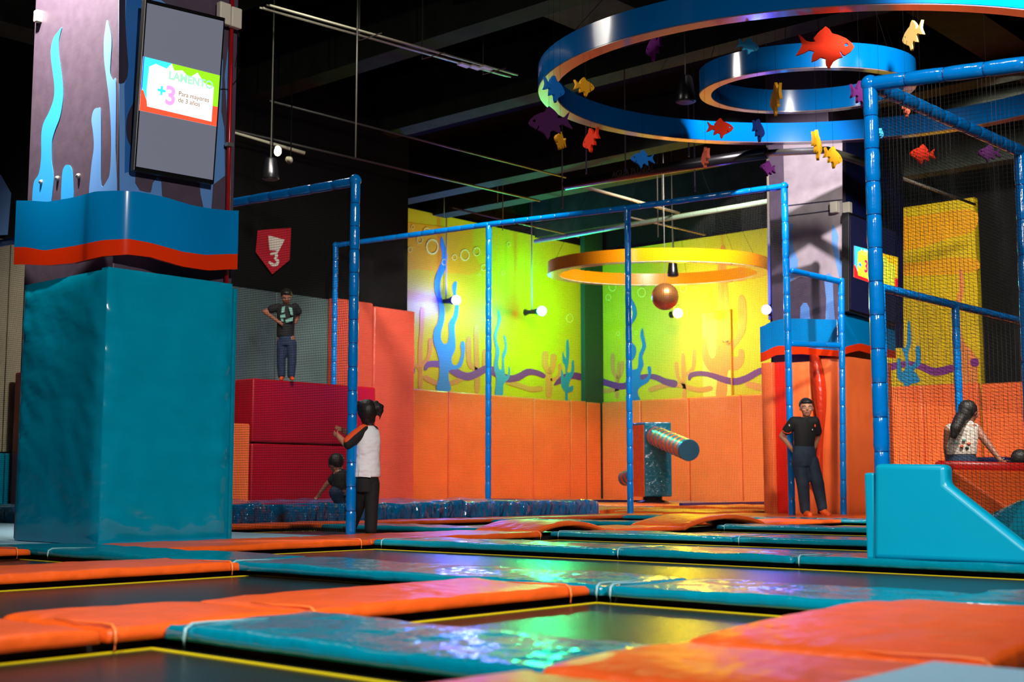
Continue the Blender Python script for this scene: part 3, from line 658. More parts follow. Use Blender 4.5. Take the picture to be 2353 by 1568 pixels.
# television on column 1
def tvset(label, bl, br, tr, tl, n, th, s_pts, big=True, root_name='television'):
    rt = thing(root_name, bl, label, 'television'); n = Vector(n)
    MB().slab([bl, br, tr, tl], -n * th).build('casing', M['tvblack'], rt, bevel=.006)
    ins = lambda a, c, k=.025: a + (c - a) * k
    q = [ins(bl, tr), ins(br, tl), ins(tr, bl), ins(tl, br)]
    MB().slab([p + n * .001 for p in q], n * .003).build('screen', M['tvgrey'] if big else M['tvgrey2'], rt)
    return rt
bl, br = aty(307, 392, 8.52), aty(492, 424, 8.52); tl, tr = aty(336, -30, 8.44), aty(518, 41, 8.44)
tl = aty(334, 0 - 4, 8.44)
bl.y = br.y = 8.52
tv = tvset('tall television screen on the left column reading Para mayores de 3 años', bl, br, tr, tl, (0, -1, 0), .05, None)
def scr(root, tl, tr, br, bl, n, colset, big=True):
    n = Vector(n); ex = tr - tl; ey = tl - bl
    def S(x, y, k=0): # bilinear inside the picture
        return tl.lerp(tr, x).lerp(bl.lerp(br, x), y) + n * (.006 + .0012 * k)
    def em(nm, c, s=1.0): return mat(nm, c, .4, emit=c, es=s, lincol=False)
    def poly(nm, pts, m, k): MB().slab([S(a, b, k) for a, b in pts], n * .001).build(nm, m, root)
    poly('picture', [(0, 0), (1, 0), (1, 1), (0, 1)], em('screen_white', (235, 235, 245) if big else (225, 225, 60)), 0)
    poly('picture_cyan_edge', [(0, 0), (.36, 0), (.3, .12), (.16, .08), (.08, .16), (.07, .6), (.08, .78), (.02, .6), (0, .5)], em('screen_cyan', (60, 220, 245)), 1)
    poly('picture_blue_edge', [(0, 0), (.012, 0), (.012, .62), (0, .62)], em('screen_blue', (30, 60, 250)), 2)
    poly('picture_green_corner', [(.36, 0), (1, 0), (1, .62), (.93, .62), (.93, .25), (.8, .22), (.7, .05), (.6, .18), (.5, .08), (.4, .12)], em('screen_green', (140, 215, 30) if big else (240, 190, 20)), 1)
    poly('picture_red_edge', [(0, .62), (.03, .62), (.08, .8), (.09, .9), (.93, .93), (.93, .62), (1, .62), (1, 1), (0, 1)], em('screen_red', (250, 80, 50) if big else (240, 30, 40)), 1)
    wdt = ex.length; 
    def TT(x, y, sx=1): return lambda c: S(x + c[0] / wdt, y - c[1] / ey.length, 3)
    if big:
        text('LAMENTO', TT(.33, .3), .088, em('screen_mint', (150, 225, 170)), root, bold=.003)
        text('3', TT(.3, .77), .2, em('screen_lilac', (215, 150, 225)), root, bold=.006)
        text('+', TT(.2, .66), .13, em('screen_aqua', (60, 215, 210)), root, bold=.004)
        text('Para mayores', TT(.47, .57), .052, em('screen_olive', (120, 90, 0)), root)
        text('de 3 años', TT(.47, .69), .052, em('screen_olive', (120, 90, 0)), root)
    else:
        text('3', TT(.22, .72), .25, em('screen_magenta', (235, 30, 110)), root, bold=.008)
        text('+', TT(.1, .66), .15, em('screen_aqua', (30, 150, 230)), root, bold=.006)
        text('Para mayores', TT(.42, .52), .06, em('screen_olive', (110, 80, 0)), root)
        text('de 3 años', TT(.42, .66), .06, em('screen_olive', (110, 80, 0)), root)
        text('LAMENTO', TT(.15, .22), .12, em('screen_mint', (250, 230, 120)), root, bold=.003)
def onpl(u, v):
    p0 = bl; nn = (br - bl).cross(tl - bl).normalized(); r = ray(u, v); return O + r * ((p0 - O).dot(nn) / r.dot(nn))
scr(tv, onpl(328, 130), onpl(504, 174), onpl(496, 291), onpl(319, 254), (0, -1, 0), None)
# mount arm of the television
MB().tube([(5.6, 8.55, 3.6), (5.6, 8.63, 3.6)], .06, 8).build('mount', M['metal'], tv)

# red sprinkler pipe with clamps, boxes and cables on the column
rp = thing('red_pipe', (6.3, 8.58, 2), 'dark red vertical pipe on the right edge of the left column', 'pipe')
MB().tube([aty(519, 700, 8.58), aty(535, -80, 8.58)], .017, 12).build('pipe', M['redpipe'], rp, smooth=True)
p = aty(527, 333, 8.56); MB().box(p - Vector((.03, .02, .015)), p + Vector((.03, .02, .015))).build('clamp', M['metal'], rp)
MB().tube([aty(548, 60, 8.6), aty(549, 100, 8.6), aty(541, 150, 8.6), aty(550, 160, 8.6), aty(543, 185, 8.6), aty(525, 205, 8.6), aty(507, 204, 8.6)], .003, 5).build('cable', M['tvblack'], rp)
for k, (u, v, s_, lab) in enumerate([(514, 32, .09, 'ivory junction box left of the red pipe top'), (540, 42, .085, 'ivory socket box right of the red pipe top'), (88, 38, .05, 'small metal box on the left edge of the left column')]):
    p = aty(u, v, 8.55) if k < 2 else atx(u, v, 5.2)
    b_ = MB().box(p - Vector((s_ * .6, .03, s_)), p + Vector((s_ * .6, .03, s_))).build('junction_box', M['whitebox'], loc=p, bevel=.01); tag(b_, lab, 'junction box')

# ================================================================== SECOND COLUMN
col2 = thing('column', (17.75, 9.3, 0), 'second column, lilac and navy, behind the staff member', 'column')
MB().box((17.75, 9.3, -.04), (19.0, 10.35, 8.0)).build('shaft', [M['colpaint']][0], col2, bevel=.01)
M['col2pale'] = mat('lilac_column_paint', (150, 140, 146), .5, bump=.15, scale=6, var=.12)
M['col2navy'] = mat('navy_column_paint', (12, 26, 84), .45)
def P2(u, v): return atx(u, v, 17.75)
def P3(u, v): return aty(u, v, 9.3)
painted('painted_background', [(1800, 330), (1936, 310), (1935, 800), (1812, 800)], P2, M['col2pale'], col2, nX, 0, False)
painted('painted_background', [(1943, 310), (2075, 330), (2075, 800), (1943, 800)], P3, M['col2navy'], col2, nY, 0, False)
c3 = cr(1700, 400, 3.136)
painted('painted_seaweed', c3([(385, 360), (375, 420), (380, 480), (395, 550), (420, 620), (418, 690), (390, 760), (360, 780), (360, 360)]), P2, M['mural_pale'], col2, nX, 2, False)
painted('painted_seaweed', c3([(672, 365), (700, 410), (712, 460), (705, 520), (720, 590), (738, 640), (738, 745), (715, 740), (690, 620), (665, 500), (663, 420)]), P2, M['mural_pale'], col2, nX, 2, False)
painted('painted_patch', c3([(360, 780), (440, 740), (620, 760), (738, 760), (738, 1060), (360, 1060)]), P2, M['colpaint'], col2, nX, 1, False)
painted('painted_seaweed', c3([(435, 1060), (440, 960), (460, 930), (485, 930), (503, 965), (510, 1060)]), P2, M['mural_pale'], col2, nX, 3, False)
painted('painted_seaweed', c3([(620, 1060), (625, 900), (612, 780), (620, 730), (645, 715), (670, 740), (675, 860), (688, 1060)]), P2, M['mural_pale'], col2, nX, 3, False)
for s in ([(360, 228), (560, 205), (725, 188)], [(360, 303), (520, 283), (680, 262)]):
    painted('joint', stroke(c3(s), 2.5), P2, M['mural_dark'], col2, nX, 3, False)
wb2 = thing('wave_skirt', (17.4, 9, 2.5), 'blue and orange wavy skirt round the second column', 'column skirt')
waveband(wb2, bandpath(17.5, 9.05, 19.3, 10.42, .12, .01),
         [(1750, 752), (1770, 740), (1802, 732), (1859, 733), (1923, 735), (1942, 724), (2000, 730), (2080, 735)],
         [(1750, 812), (1783, 795), (1827, 795), (1878, 802), (1936, 806), (1945, 796), (1977, 789), (2006, 797), (2080, 810)],
         [(1750, 832), (1783, 816), (1843, 814), (1878, 817), (1930, 820), (1949, 812), (1974, 806), (2003, 814), (2080, 828)])
pd2 = thing('column_padding', (17.57, 9.12, 0), 'orange vinyl padding round the second column, split with a hanging seam', 'column padding')
bulged((17.57, 9.45, .0), (17.68, 10.1, 2.36), 'x', M['wallorange'], pd2, 'pad_panel', seed=11)
yb = atx(1783, 1000, 17.57).y; yc = atx(1806, 1000, 17.57).y; yl = atx(1757, 1000, 17.57).y; ys_ = atx(1873, 1000, 17.57).y; yr = atx(1940, 1000, 17.57).y
for o in list(pd2.children): bpy.data.objects.remove(o)
bulged((17.5, yb + .005, 0), (17.68, yl, 2.36), 'x', M['wallorange'], pd2, 'pad_panel', amp=.005, seed=11)
bulged((17.56, yc - .05, 0), (17.68, yb, 2.36), 'x', M['redpad'], pd2, 'pad_panel', amp=.005, seed=12)
bulged((17.57, ys_ + .06, 0), (17.7, yc - .055, 2.34), 'x', M['wallorange'], pd2, 'pad_panel', seed=13)
bulged((17.57, yr, 0), (17.7, ys_ - .05, 2.38), 'x', M['wallorange'], pd2, 'pad_panel', seed=14)
bulged((17.6, 9.1, 0), (19.25, 9.2, 2.4), 'y', M['wallorange'], pd2, 'pad_panel', amp=.005, seed=15)
# hanging open flap
fl = MB(); rr = []
for i in range(15):
    t = i / 14; u = 1870 + 12 * math.sin(t * 3.3) + 6 * t; v = 815 + 300 * t; wdt = 10 + 5 * math.sin(t * 7)
    a = atx(u - wdt, v, 17.52); b = atx(u, v, 17.44); c = atx(u + wdt, v, 17.52)
    rr.append([a, b, c, c + Vector((.04, 0, 0)), a + Vector((.04, 0, 0))])
fl.loft(rr).build('flap', mat('red_orange_flap', (200, 50, 22), .2, bump=.8, scale=12), pd2, smooth=True)
# television 2
pl_ = lambda u, v: aty(u, v, 8.95)
tv2 = tvset('dark television on the navy face of the second column, lit band half hidden', pl_(1951, 716), pl_(2060, 748), pl_(2060, 528), pl_(1951, 487), (0, -1, 0), .12, None, False)
scr(tv2, pl_(1962, 565), pl_(2062, 592), pl_(2062, 672), pl_(1961, 637), (0, -1, 0), None, False)
for (u, v, lab) in ((1918, 477, 'ivory socket box on the lilac face of the second column'), (1947, 478, 'ivory socket box at the corner of the second column')):
    p = atx(u, v, 17.7) if u < 1930 else aty(u, v, 9.22)
    tag(MB().box(p - Vector((.05, .06, .085)), p + Vector((.05, .06, .085))).build('junction_box', M['whitebox'], loc=p, bevel=.01), lab, 'junction box')
# thin steel pipe left of second column and black wall strip behind
tag(MB().tube([Vector((atd(1766, 300, 20.8).x, atd(1766, 300, 20.8).y, 7.99)), atd(1769, 735, 20.8)], .025, 8).build('conduit', M['palepipe'], loc=atd(1766, 735, 21.5), smooth=True), 'thin pale vertical conduit left of the second column', 'pipe')
bk = MB().box((18.9, 10.55, -.04), (19.2, atx(1769, 700, 18.9).y, 8.0)).build('column', M['black'], loc=(19, 11, 0)); tag(bk, 'black square post left of the second column, lit blue below', 'column')

# ================================================================== NET FRAMES
n1 = thing('net_frame', (7.5, 8.5, 0), 'bright blue padded net frame the girl holds, left of centre', 'net frame')
A = Vector((7.5, 8.5, .06)); At = Vector((7.5, 8.5, 3.15)); Br = Vector((7.5, 16.6, 3.45))
pole(A, At, .043, n1, 'post', .2, 1)
pole(At + Vector((0, -.02, -.01)), Br, .043, n1, 'rail', .3, 2)
MB().ball(At, .055).build('corner_cap', M['polepad'], n1, smooth=True)
net([(7.5, 8.54, .07), (7.5, 16.6, .07), (7.5, 16.6, 3.42), (7.5, 8.54, 3.12)], n1, seed=1)

A = Vector((16.34, 9.28, .06)); E_ = Vector((14.9, 17.25, 0))
def online(u):
    r = ray(u, 600); # intersect ray plan direction with the line A-E_
    d = E_ - A; t = (A.x * r.y - A.y * r.x) / (d.y * r.x - d.x * r.y); return A.x + d.x * t, A.y + d.y * t
def ztop(x, y, v):
    z = 4.8
    for _ in range(4):
        u, _v = project(Vector((x, y, z))); r = ray(u, v); z = CAMH + r.z * math.hypot(x, y) / math.hypot(r.x, r.y)
    return z
n2 = thing('net_frame', A, 'long blue padded net frame in front of the yellow mural walls', 'net frame')
PT = []
for k, (u, vt) in enumerate([(1807, 428), (1443, 478), (1123, 516), (771, 564)]):
    x, y = online(u) if k else (A.x, A.y); z = ztop(x, y, vt); PT.append(Vector((x, y, z)))
    pole((x, y, .03), (x, y, z), .048, n2, 'post', .26, 10 + k)
for k in range(3): pole(PT[k], PT[k + 1], .045, n2, 'rail', .26, 20 + k)
MB().ball(PT[0], .06).build('corner_cap', M['polepad'], n2, smooth=True); MB().ball(PT[3], .06).build('corner_cap', M['polepad'], n2, smooth=True)
for k in range(3): net([(PT[k].x, PT[k].y, .1), (PT[k + 1].x, PT[k + 1].y, .1), PT[k + 1], PT[k]], n2, seed=3 + k)
# entrance frame beside the staff member
n3 = thing('net_frame', (17.0, 9.28, 0), 'short ladder-like blue frame with two rungs around the staff member', 'net frame')
Bx = 17.9 - .42
pole((aty(1936, 1100, 8.86).x, 8.86, .03), aty(1933, 640, 8.86), .045, n3, 'post', .26, 31)
pb = aty(1933, 648, 8.86); pb2 = aty(1936, 795, 8.86); p1 = atx(1818, 622, 16.36); p2 = atx(1818, 790, 16.36)
pole(p1, pb, .042, n3, 'rung', .3, 32); pole(p2, pb2, .042, n3, 'rung', .3, 33)
net([(16.36, 9.26, 2.5), (pb2.x, pb2.y, pb2.z), pb, p1], n3, seed=9)

# right-hand near frame
n4 = thing('net_frame', (7.1, 3.44, 0), 'thick blue padded net frame at right, standing on the cyan ramp', 'net frame')
K = Vector((7.1, 3.44, 2.87)); 
pole((7.1, 3.44, .08), K, .043, n4, 'post', .2, 41)
r1e = atx(2460, 134, 7.1); r2e = Vector((9.5, 3.44, 2.93))
pole(K, r1e, .043, n4, 'rail', .22, 42); pole(K, r2e, .043, n4, 'rail', .2, 43)
pole((9.45, 3.44, .06), r2e, .043, n4, 'post', .25, 44)
MB().ball(K, .055).build('corner_cap', M['polepad'], n4, smooth=True)
net([(7.14, 3.44, .6), (9.42, 3.44, .1), (9.45, 3.44, 2.9), (7.14, 3.44, 2.84)], n4, seed=12, r=.0013, sag=.015)
net([(7.1, 3.40, .1), (7.1, r1e.y, .1), r1e, (7.1, 3.40, 2.84)], n4, seed=13, r=.001, sag=.015)
# inner frame further back on the right
n5 = thing('net_frame', (15, 6.25, 0), 'blue net frame further back at right, above the woman', 'net frame')
pole((13.0, 6.25, 2.6), (19.5, 6.25, 2.63), .045, n5, 'rail', .3, 51)
pole((14.95, 6.25, .06), (14.95, 6.25, 2.6), .045, n5, 'post', .26, 52)
pole((18.9, 6.25, .06), (18.9, 6.25, 2.6), .045, n5, 'post', .26, 53)
pole((13.0, 6.25, .06), (13.0, 6.25, 2.6), .045, n5, 'post', .26, 54)
net([(13.0, 6.25, 1.4), (18.9, 6.25, 1.4), (18.9, 6.25, 2.6), (13.0, 6.25, 2.6)], n5, seed=15, cell=.04)

# ================================================================== CYAN RAMP BLOCK
rb_ = thing('ramp_block', (6.95, 3.0, .06), 'cyan padded block with a sloping side at right', 'padded block')
prof = [atx(2008, 1066, 6.9), atx(2172, 1068, 6.9), atx(2173, 1112, 6.9)] + [atx(2353, 1254, 6.9), atx(2440, 1322, 6.9), atx(2005, 1284, 6.9)]
prof[-1].z = .07; prof[-2].z = .075
MB().slab(prof, (.11, 0, 0)).build('block_cover', M['cyan'], rb_, bevel=.03, seg=4, smooth=True, sharp=60)
q = atx(2000, 1087, 6.95)
MB().box((6.93, q.y - .03, .07), (7.3, q.y + .03, q.z)).build('side_pad', M['cyan'], rb_, bevel=.012)

# things behind the ramp: orange slope, teal crumpled mat, box
sl = thing('sloping_pad', (13, 5.0, 0), 'orange sloping pad wall behind the cyan ramp, seen through net', 'padding')
MB().slab([(11.6, 5.1, .66), (11.6, 4.98, .66), (11.6, 4.1, .05), (11.6, 4.1, -.02), (11.6, 5.1, -.02)], (6.1, 0, 0)).build('slope_cover', M['orange'], sl, bevel=.02)
MB().tube([(11.5, 5.0, .64), (17.8, 5.0, .66)], .07, 14).build('top_roll', M['redpad'], sl, smooth=True)
MB().slab([(11.6, 4.1, .06), (11.6, 3.9, -.02), (11.6, 4.1, -.02)], (6.1, 0, 0)).build('black_edge', M['floor'], sl)
MB().tube([atz(2253, 1180, .1), (9.95, 4.1, .1)], .01, 6)
cm = thing('crumpled_mat', (9.0, 3.0, 0), 'crumpled glossy teal mat behind the ramp at the right edge', 'mat')
rs = []
for i in range(14):
    t = i / 13; x = 8.6 + 1.4 * t
    row = []
    for j in range(12):
        s = j / 11; y = 3.95 - 1.7 * s
        zz = .06 + .30 * math.exp(-((t - .55) / .25) ** 2) * math.exp(-((s - .32) / .22) ** 2) + noise.noise(Vector((t * 6, s * 7, 2))) * .06 + .05
        row.append((x, y, zz))
    rs.append([(x, 3.95, .0)] + row + [(x, 2.25, .0)])
MB().loft(rs).build('mat_cover', M['teal'], cm, smooth=True)
tag(MB().tube([(10.15, 4.0, .08), (13.5, 3.2, .06)], .018, 5).build('edge_tape', M['tape'], loc=(10.15, 4, .06)), 'yellow edge line at far right behind the ramp', 'tape')
bx = MB().box((17.2, 6.6, .05), (18.2, 7.3, .86)).build('box', M['navy'], loc=(17.7, 6.9, .05), bevel=.03); tag(bx, 'navy blue padded box behind the woman at right', 'box')

# ================================================================== RED BOX AND NEIGHBOURS
rbx = thing('jump_platform', (13, 16.5, 0), 'dark red padded platform the boy stands on', 'padded platform')
for a, b in (((11.82, 15.6, .0), (14.27, 17.35, 1.1)), ((11.82, 15.6, 1.12), (14.27, 17.35, 2.06))):
    MB().box(a, b).build('pad_block', M['darkred'], rbx, bevel=.03, seg=3, smooth=True, sharp=60)
tag(MB().box((11.0, 15.55, 0), (11.75, 15.9, 1.38)).build('padded_block', M['wallorange'], loc=(11, 15.5, 0), bevel=.02), 'narrow orange padded block left of the dark red platform', 'padded block')
tag(MB().box((9.0, 16.2, 0), (11.7, 17.3, 2.06)).build('padded_block', M['darkred'], loc=(9, 16.2, 0), bevel=.03), 'dark red padded block behind the narrow orange one', 'padded block')
# pentagon signs
sg = thing('wall_sign', aty(624, 600, 17.5), 'red pentagon sign with a white number 3 on the black wall', 'sign')
def WS(u, v): return aty(u, v, 17.55)
painted('sign_board', [(590, 530), (667, 524), (664, 598), (624, 631), (586, 580)], WS, M['sign_red'], sg, nY, 8, False)
c6 = cr(520, 380, 3.016)
painted('numeral', c6([(284, 487), (397, 518), (348, 612), (330, 608), (343, 592), (292, 592)]), WS, M['sign_white'], sg, nY, 12, False)
painted('numeral', stroke(c6([(300, 618), (330, 612), (342, 630), (332, 648), (348, 662), (344, 686), (318, 692), (290, 672)]), [5, 6, 7, 6, 7, 7, 7, 5]), WS, M['sign_white'], sg, nY, 12, False)
sg2 = thing('wall_sign', aty(10, 500, 17.5), 'pale blue pentagon sign at the left edge', 'sign')
painted('sign_board', [(-50, 400), (0, 402), (24, 445), (16, 540), (-50, 545)], WS, mat('pale_blue_sign', (70, 120, 170), .5), sg2, nY, 8, False)

# punch arm obstacle
pa = thing('punch_arm', (22.2, 15.7, 0), 'teal and orange box post with a striped roller arm', 'sweeper obstacle')
bA = atd(1482, 1143, 27); bB = atd(1545, 1143, 27); bC = atd(1455, 1141, 27.4); ztb = 1.79
dx = bB - bA; dx.z = 0; dl = bC - bA; dl.z = 0
zb = .26
MB().slab([Vector((bA.x, bA.y, zb)), Vector((bB.x, bB.y, zb)), Vector((bB.x, bB.y, zb)) + dl * 1.3, Vector((bA.x, bA.y, zb)) + dl * 1.3], (0, 0, ztb - zb)).build('box_body', M['teal'], pa, bevel=.02)
nrm = Vector((dl.y, -dl.x, 0)).normalized()
if nrm.dot(Vector((FW[0], FW[1], 0))) > 0: nrm = -nrm
MB().slab([Vector((bA.x, bA.y, zb)) + dl * .02, Vector((bA.x, bA.y, zb)) + dl * 1.28, Vector((bA.x, bA.y, ztb - .06)) + dl * 1.28, Vector((bA.x, bA.y, ztb - .06)) + dl * .02], nrm * .02).build('orange_side', M['orange'], pa)
cc = (bA + bB) / 2 + dl * .5; cc.z = 0
MB().tube([cc + Vector((0, 0, .1)), cc + Vector((0, 0, .16)), cc + Vector((0, 0, .2)), cc + Vector((0, 0, .3))], [.35, .33, .2, .2], 16).build('foot', M['tvblack'], pa, smooth=True)
def roller(p, q, r, root, nb=9):
    p, q = Vector(p), Vector(q); d = q - p
    for k in range(nb):
        a = p + d * (k / nb); b = p + d * ((k + .5) / nb); c_ = p + d * ((k + 1) / nb)
        MB().tube([a, b], r, 20, cap=True).build('stripe', M['orange'] if k < nb else M['teal'], root, smooth=True, sharp=40)
        MB().tube([b, c_], r * 1.015, 20).build('stripe', M['teal'], root, smooth=True, sharp=40)
    MB().tube([q, q + d.normalized() * .03], [r * 1.01, r * .97], 24).build('end_cap', M['airbag'] if False else M['tealend'], root, smooth=True, sharp=40)
M['tealend'] = mat('dark_teal_fabric', (20, 84, 104), .5)
roller(atd(1500, 1000, 27.2), atd(1583, 1035, 24.6), .205, pa)
p = atd(1436, 1100, 28.2); roller(atd(1475, 1085, 27.6), p, .16, pa, 5)

# ================================================================== RINGS
def hoop(name, label, c, Rr, hgt, th, m_side, m_under, tilt=.083):
    rt = thing(name, c, label, 'ceiling ring'); n = 96
    mb = MB(); mu = MB()
    def P(a, r, z): return (c[0] + r * math.cos(a), c[1] + r * math.sin(a), c[2] + z + tilt * r * (math.cos(a) * FW[0] + math.sin(a) * FW[1]))
    vs = []; fs = []
    for i in range(n):
        a = 2 * math.pi * i / n; vs += [P(a, Rr, 0), P(a, Rr, hgt), P(a, Rr - th, hgt), P(a, Rr - th, 0)]
    for i in range(n):
        j = (i + 1) % n
        for k in range(4): fs.append((i * 4 + k, i * 4 + (k + 1) % 4, j * 4 + (k + 1) % 4, j * 4 + k))
    mb.add(vs, fs).build('ring_band', m_side, rt, smooth=True, sharp=40)
    vs = []; fs = []
    for i in range(n):
        a = 2 * math.pi * i / n; vs += [P(a, Rr - .004, -.012), P(a, Rr - .004, -.001), P(a, Rr - th + .004, -.001), P(a, Rr - th + .004, -.012)]
    for i in range(n):
        j = (i + 1) % n
        for k in range(4): fs.append((i * 4 + k, i * 4 + (k + 1) % 4, j * 4 + (k + 1) % 4, j * 4 + k))
    mu.add(vs, fs).build('ring_underside', m_under, rt, smooth=True, sharp=40)
    for i in range(6):
        a = 2 * math.pi * (i + .3) / 6; q = P(a, Rr - th / 2, hgt)
        MB().tube([q, (c[0] + (q[0] - c[0]) * .3, c[1] + (q[1] - c[1]) * .3, 8.0)], .003, 4).build('hanging_wire', M['ceil'], rt)
    return rt
RC = atd(1878, 180, 14.8)
hoop('hanging_ring', 'large glossy blue ring hanging from the ceiling, holding the fish', (RC.x + .1, RC.y - .05, 5.09), 3.36, .27, .2, M['ringblue'], M['ringpink'], .07)
RC2 = atd(1852, 200, 14.9)
hoop('hanging_ring', 'small glossy blue ring hanging inside the large one', (RC2.x, RC2.y, 5.08), 1.24, .27, .14, M['ringblue'], M['ringpink'])
RC3 = atd(1511, 625, 26)
hoop('hanging_ring', 'amber yellow ring with pale underside over the far court', (RC3.x, RC3.y, 4.72), 2.22, .24, .25, M['ringyellow'], M['ringpale'], .048)

# mirror ball
bp = atd(1528, 682, 25.2); mbr = thing('mirror_ball', bp, 'mirror ball hanging under the yellow ring', 'mirror ball')
MB().ball(bp, .265, nu=34, nv=22).build('mirror_tiles', M['mirror'], mbr)
MB().tube([bp + Vector((0, 0, .25)), Vector((bp.x, bp.y, 7.99))], .006, 4).build('wire', M['pipe'], mbr)

# fish cut-outs
FISH = [(-1, .42), (-.9, .22), (-.82, .02), (-.62, -.06), (-.5, -.04), (-.56, -.1), (-.5, .02), (-.4, .1), (-.42, .26), (-.3, .42), (-.1, .6), (-.02, .68), (.08, .62), (.2, .4), (.26, .34), (.5, .28), (.72, .14), (.92, -.04), (1.0, -.14), (.94, -.24), (.72, -.4), (.62, -.5), (.55, -.42), (.5, -.36), (.6, -.46), (.62, -.52), (.5, -.52), (.36, -.62), (.2, -.92), (.08, -.78), (.06, -.58), (-.2, -.52), (-.32, -.6), (-.46, -.72), (-.5, -.52), (-.42, -.4), (-.6, -.32), (-.8, -.42), (-1.05, -.5), (-.92, -.26), (-.84, -.1)]
FISH = [(-1, .36), (-.9, .3), (-.72, .12), (-.55, .08), (-.38, .1), (-.46, .22), (-.3, .44), (-.04, .68), (.1, .58), (.2, .42), (.42, .36), (.7, .24), (.92, .06), (1, -.08), (.9, -.24), (.68, -.4), (.6, -.36), (.52, -.22), (.5, -.3), (.6, -.46), (.46, -.5), (.3, -.62), (.14, -.92), (.02, -.76), (0, -.54), (-.18, -.48), (-.3, -.58), (-.5, -.66), (-.48, -.4), (-.42, -.26), (-.6, -.22), (-.8, -.34), (-1.08, -.44), (-.92, -.16), (-.86, .02)]
eye = [(.72 + .07 * math.cos(a), -.0 + .075 * math.sin(a)) for a in [2 * math.pi * i / 12 for i in range(12)]]
def fish(u, v, d, half, yaw, roll, c, label, flip=1):
    p = atd(u, v, d); rt = thing('fish_cutout', p, label, 'fish ornament', None)
    s = half * d / FPX
    fwd = Vector((p.x, p.y, 0)).normalized(); ax = Vector((fwd.y, -fwd.x, 0))
    ex = (ax * math.cos(R(yaw)) + fwd * math.sin(R(yaw))) * flip; n = ex.cross(Vector((0, 0, 1)))
    cr_, sr = math.cos(R(roll)), math.sin(R(roll))
    def Tm(q): x = (q[0] * cr_ - q[1] * sr) * s; y = (q[0] * sr + q[1] * cr_) * s; return p + ex * x + Vector((0, 0, 1)) * y + n * q[2]
    cutout('body', [FISH, eye], Tm, M[c], rt, .03)
    MB().tube([Tm((-.04 + 0, .64, 0)), Tm((-.04, .64, 0)) + Vector((0, 0, 7.99 - p.z))], .0014, 4).build('thread', M['ceil'], rt)
fish(1898, 103, 12.4, 65, 8, -3, 'fish_red', 'large orange-red fish, biggest of the hanging fish', 1)
fish(1720, 104, 12.6, 26, 20, -12, 'fish_sky', 'light blue fish above the left part of the small ring', 1)
fish(2098, 76, 13.2, 45, -60, 0, 'fish_cream', 'cream fish turned half edgewise at upper right', -1)
fish(1503, 103, 13.2, 42, -66, 0, 'fish_purple', 'purple fish turned edgewise under the top of the large ring', -1)
fish(1273, 200, 12.3, 40, 55, 0, 'fish_blue', 'blue fish overlapping the left end of the large ring', 1)
fish(1342, 197, 13.6, 29, 38, 3, 'fish_gold', 'golden fish inside the left end of the large ring', 1)
fish(1262, 277, 12.4, 50, 8, -4, 'fish_plum', 'large dark plum fish left below the large ring', -1)
fish(1287, 321, 13.2, 28, 66, 0, 'fish_gold', 'small golden fish directly under the plum fish', -1)
fish(1358, 318, 13.6, 37, -62, -8, 'fish_red', 'orange fish below the left of the large ring', -1)
fish(1655, 292, 14.0, 31, 10, -2, 'fish_red', 'orange fish in front of the lower edge of the large ring', 1)
fish(1476, 363, 14.5, 28, 15, 0, 'fish_blue', 'blue fish below the ring near the green-lit beam', -1)
fish(1621, 359, 14.2, 32, -76, 0, 'fish_coral', 'coral fish seen edge-on under the large ring', -1)
fish(1743, 296, 13.9, 34, 70, 0, 'fish_navy', 'navy fish seen edge-on against the lower ring', 1)
fish(1783, 222, 13.0, 50, -77, 0, 'fish_gold', 'tall golden fish edge-on in the opening of the small ring', -1)
fish(1978, 213, 13.0, 42, 58, 5, 'fish_plum', 'dark purple fish beside the right post corner', 1)
fish(1877, 328, 13.4, 45, 78, 0, 'fish_gold', 'golden fish seen edge-on left of the second column top', 1)
fish(1914, 358, 13.4, 33, 55, -6, 'fish_gold', 'golden fish in front of the second column', 1)
fish(2082, 247, 13.0, 26, 76, 0, 'fish_coral', 'coral fish edge-on behind the right diagonal rail', 1)
fish(2119, 352, 13.4, 31, 28, 0, 'fish_red', 'orange fish behind the right-hand net', -1)
fish(2272, 350, 13.8, 27, 28, 0, 'fish_plum', 'dark plum fish behind the net at far right', -1)
fish(2023, 305, 13.5, 16, 75, 0, 'fish_sky', 'tiny light blue fish edge-on by the right post', 1)
fish(1764, 385, 14.2, 24, 50, 0, 'fish_plum', 'dark plum fish left of the second column', -1)

# ================================================================== STAGE LAMPS
def stage_lamp(u, v, d, c, power, label, hang, es=60, rr=.11, back=(-1, 0), lens=None):
    p = atd(u, v, d); rt = thing('stage_lamp', p, label, 'stage lamp')
    ax = Vector((RT[0], RT[1], 0)); q = p + ax * back[0] * .42 + Vector((FW[0], FW[1], 0)) * .3
    MB().tube([p + (q - p) * .22, p + (q - p) * .3, p + (q - p) * .75, q], [.1, .075, .05, .09], 14).build('housing', M['tvblack'], rt, smooth=True)
    m = mat('lamp_lens', (255, 255, 255), .3, emit=lens, es=es)
    MB().ball(p, rr, nu=16, nv=10).build('lens', m, rt, smooth=True)
    h = p + (q - p) * .6; MB().tube([h, Vector((h.x, h.y, 7.99))], .018, 6).build('hanging_rod', M['palepipe'], rt, smooth=True)
    pt = light('lamp_light', 'POINT', p + Vector((0, 0, 0)) - (q - p).normalized() * .16, power, tuple(lin(c))[:3], None, .06, parent=rt)
    return rt
stage_lamp(1048, 690, 31.2, (120, 130, 255), 300, 'stage lamp shining blue-white before the left yellow wall', 6.9, 420, .11, (-1, 0), (30, 40, 255))
stage_lamp(1245, 715, 32.9, (0, 255, 150), 460, 'stage lamp shining green before the left yellow wall', 6.8, 340, .12, (-1, 0), (24, 255, 160))
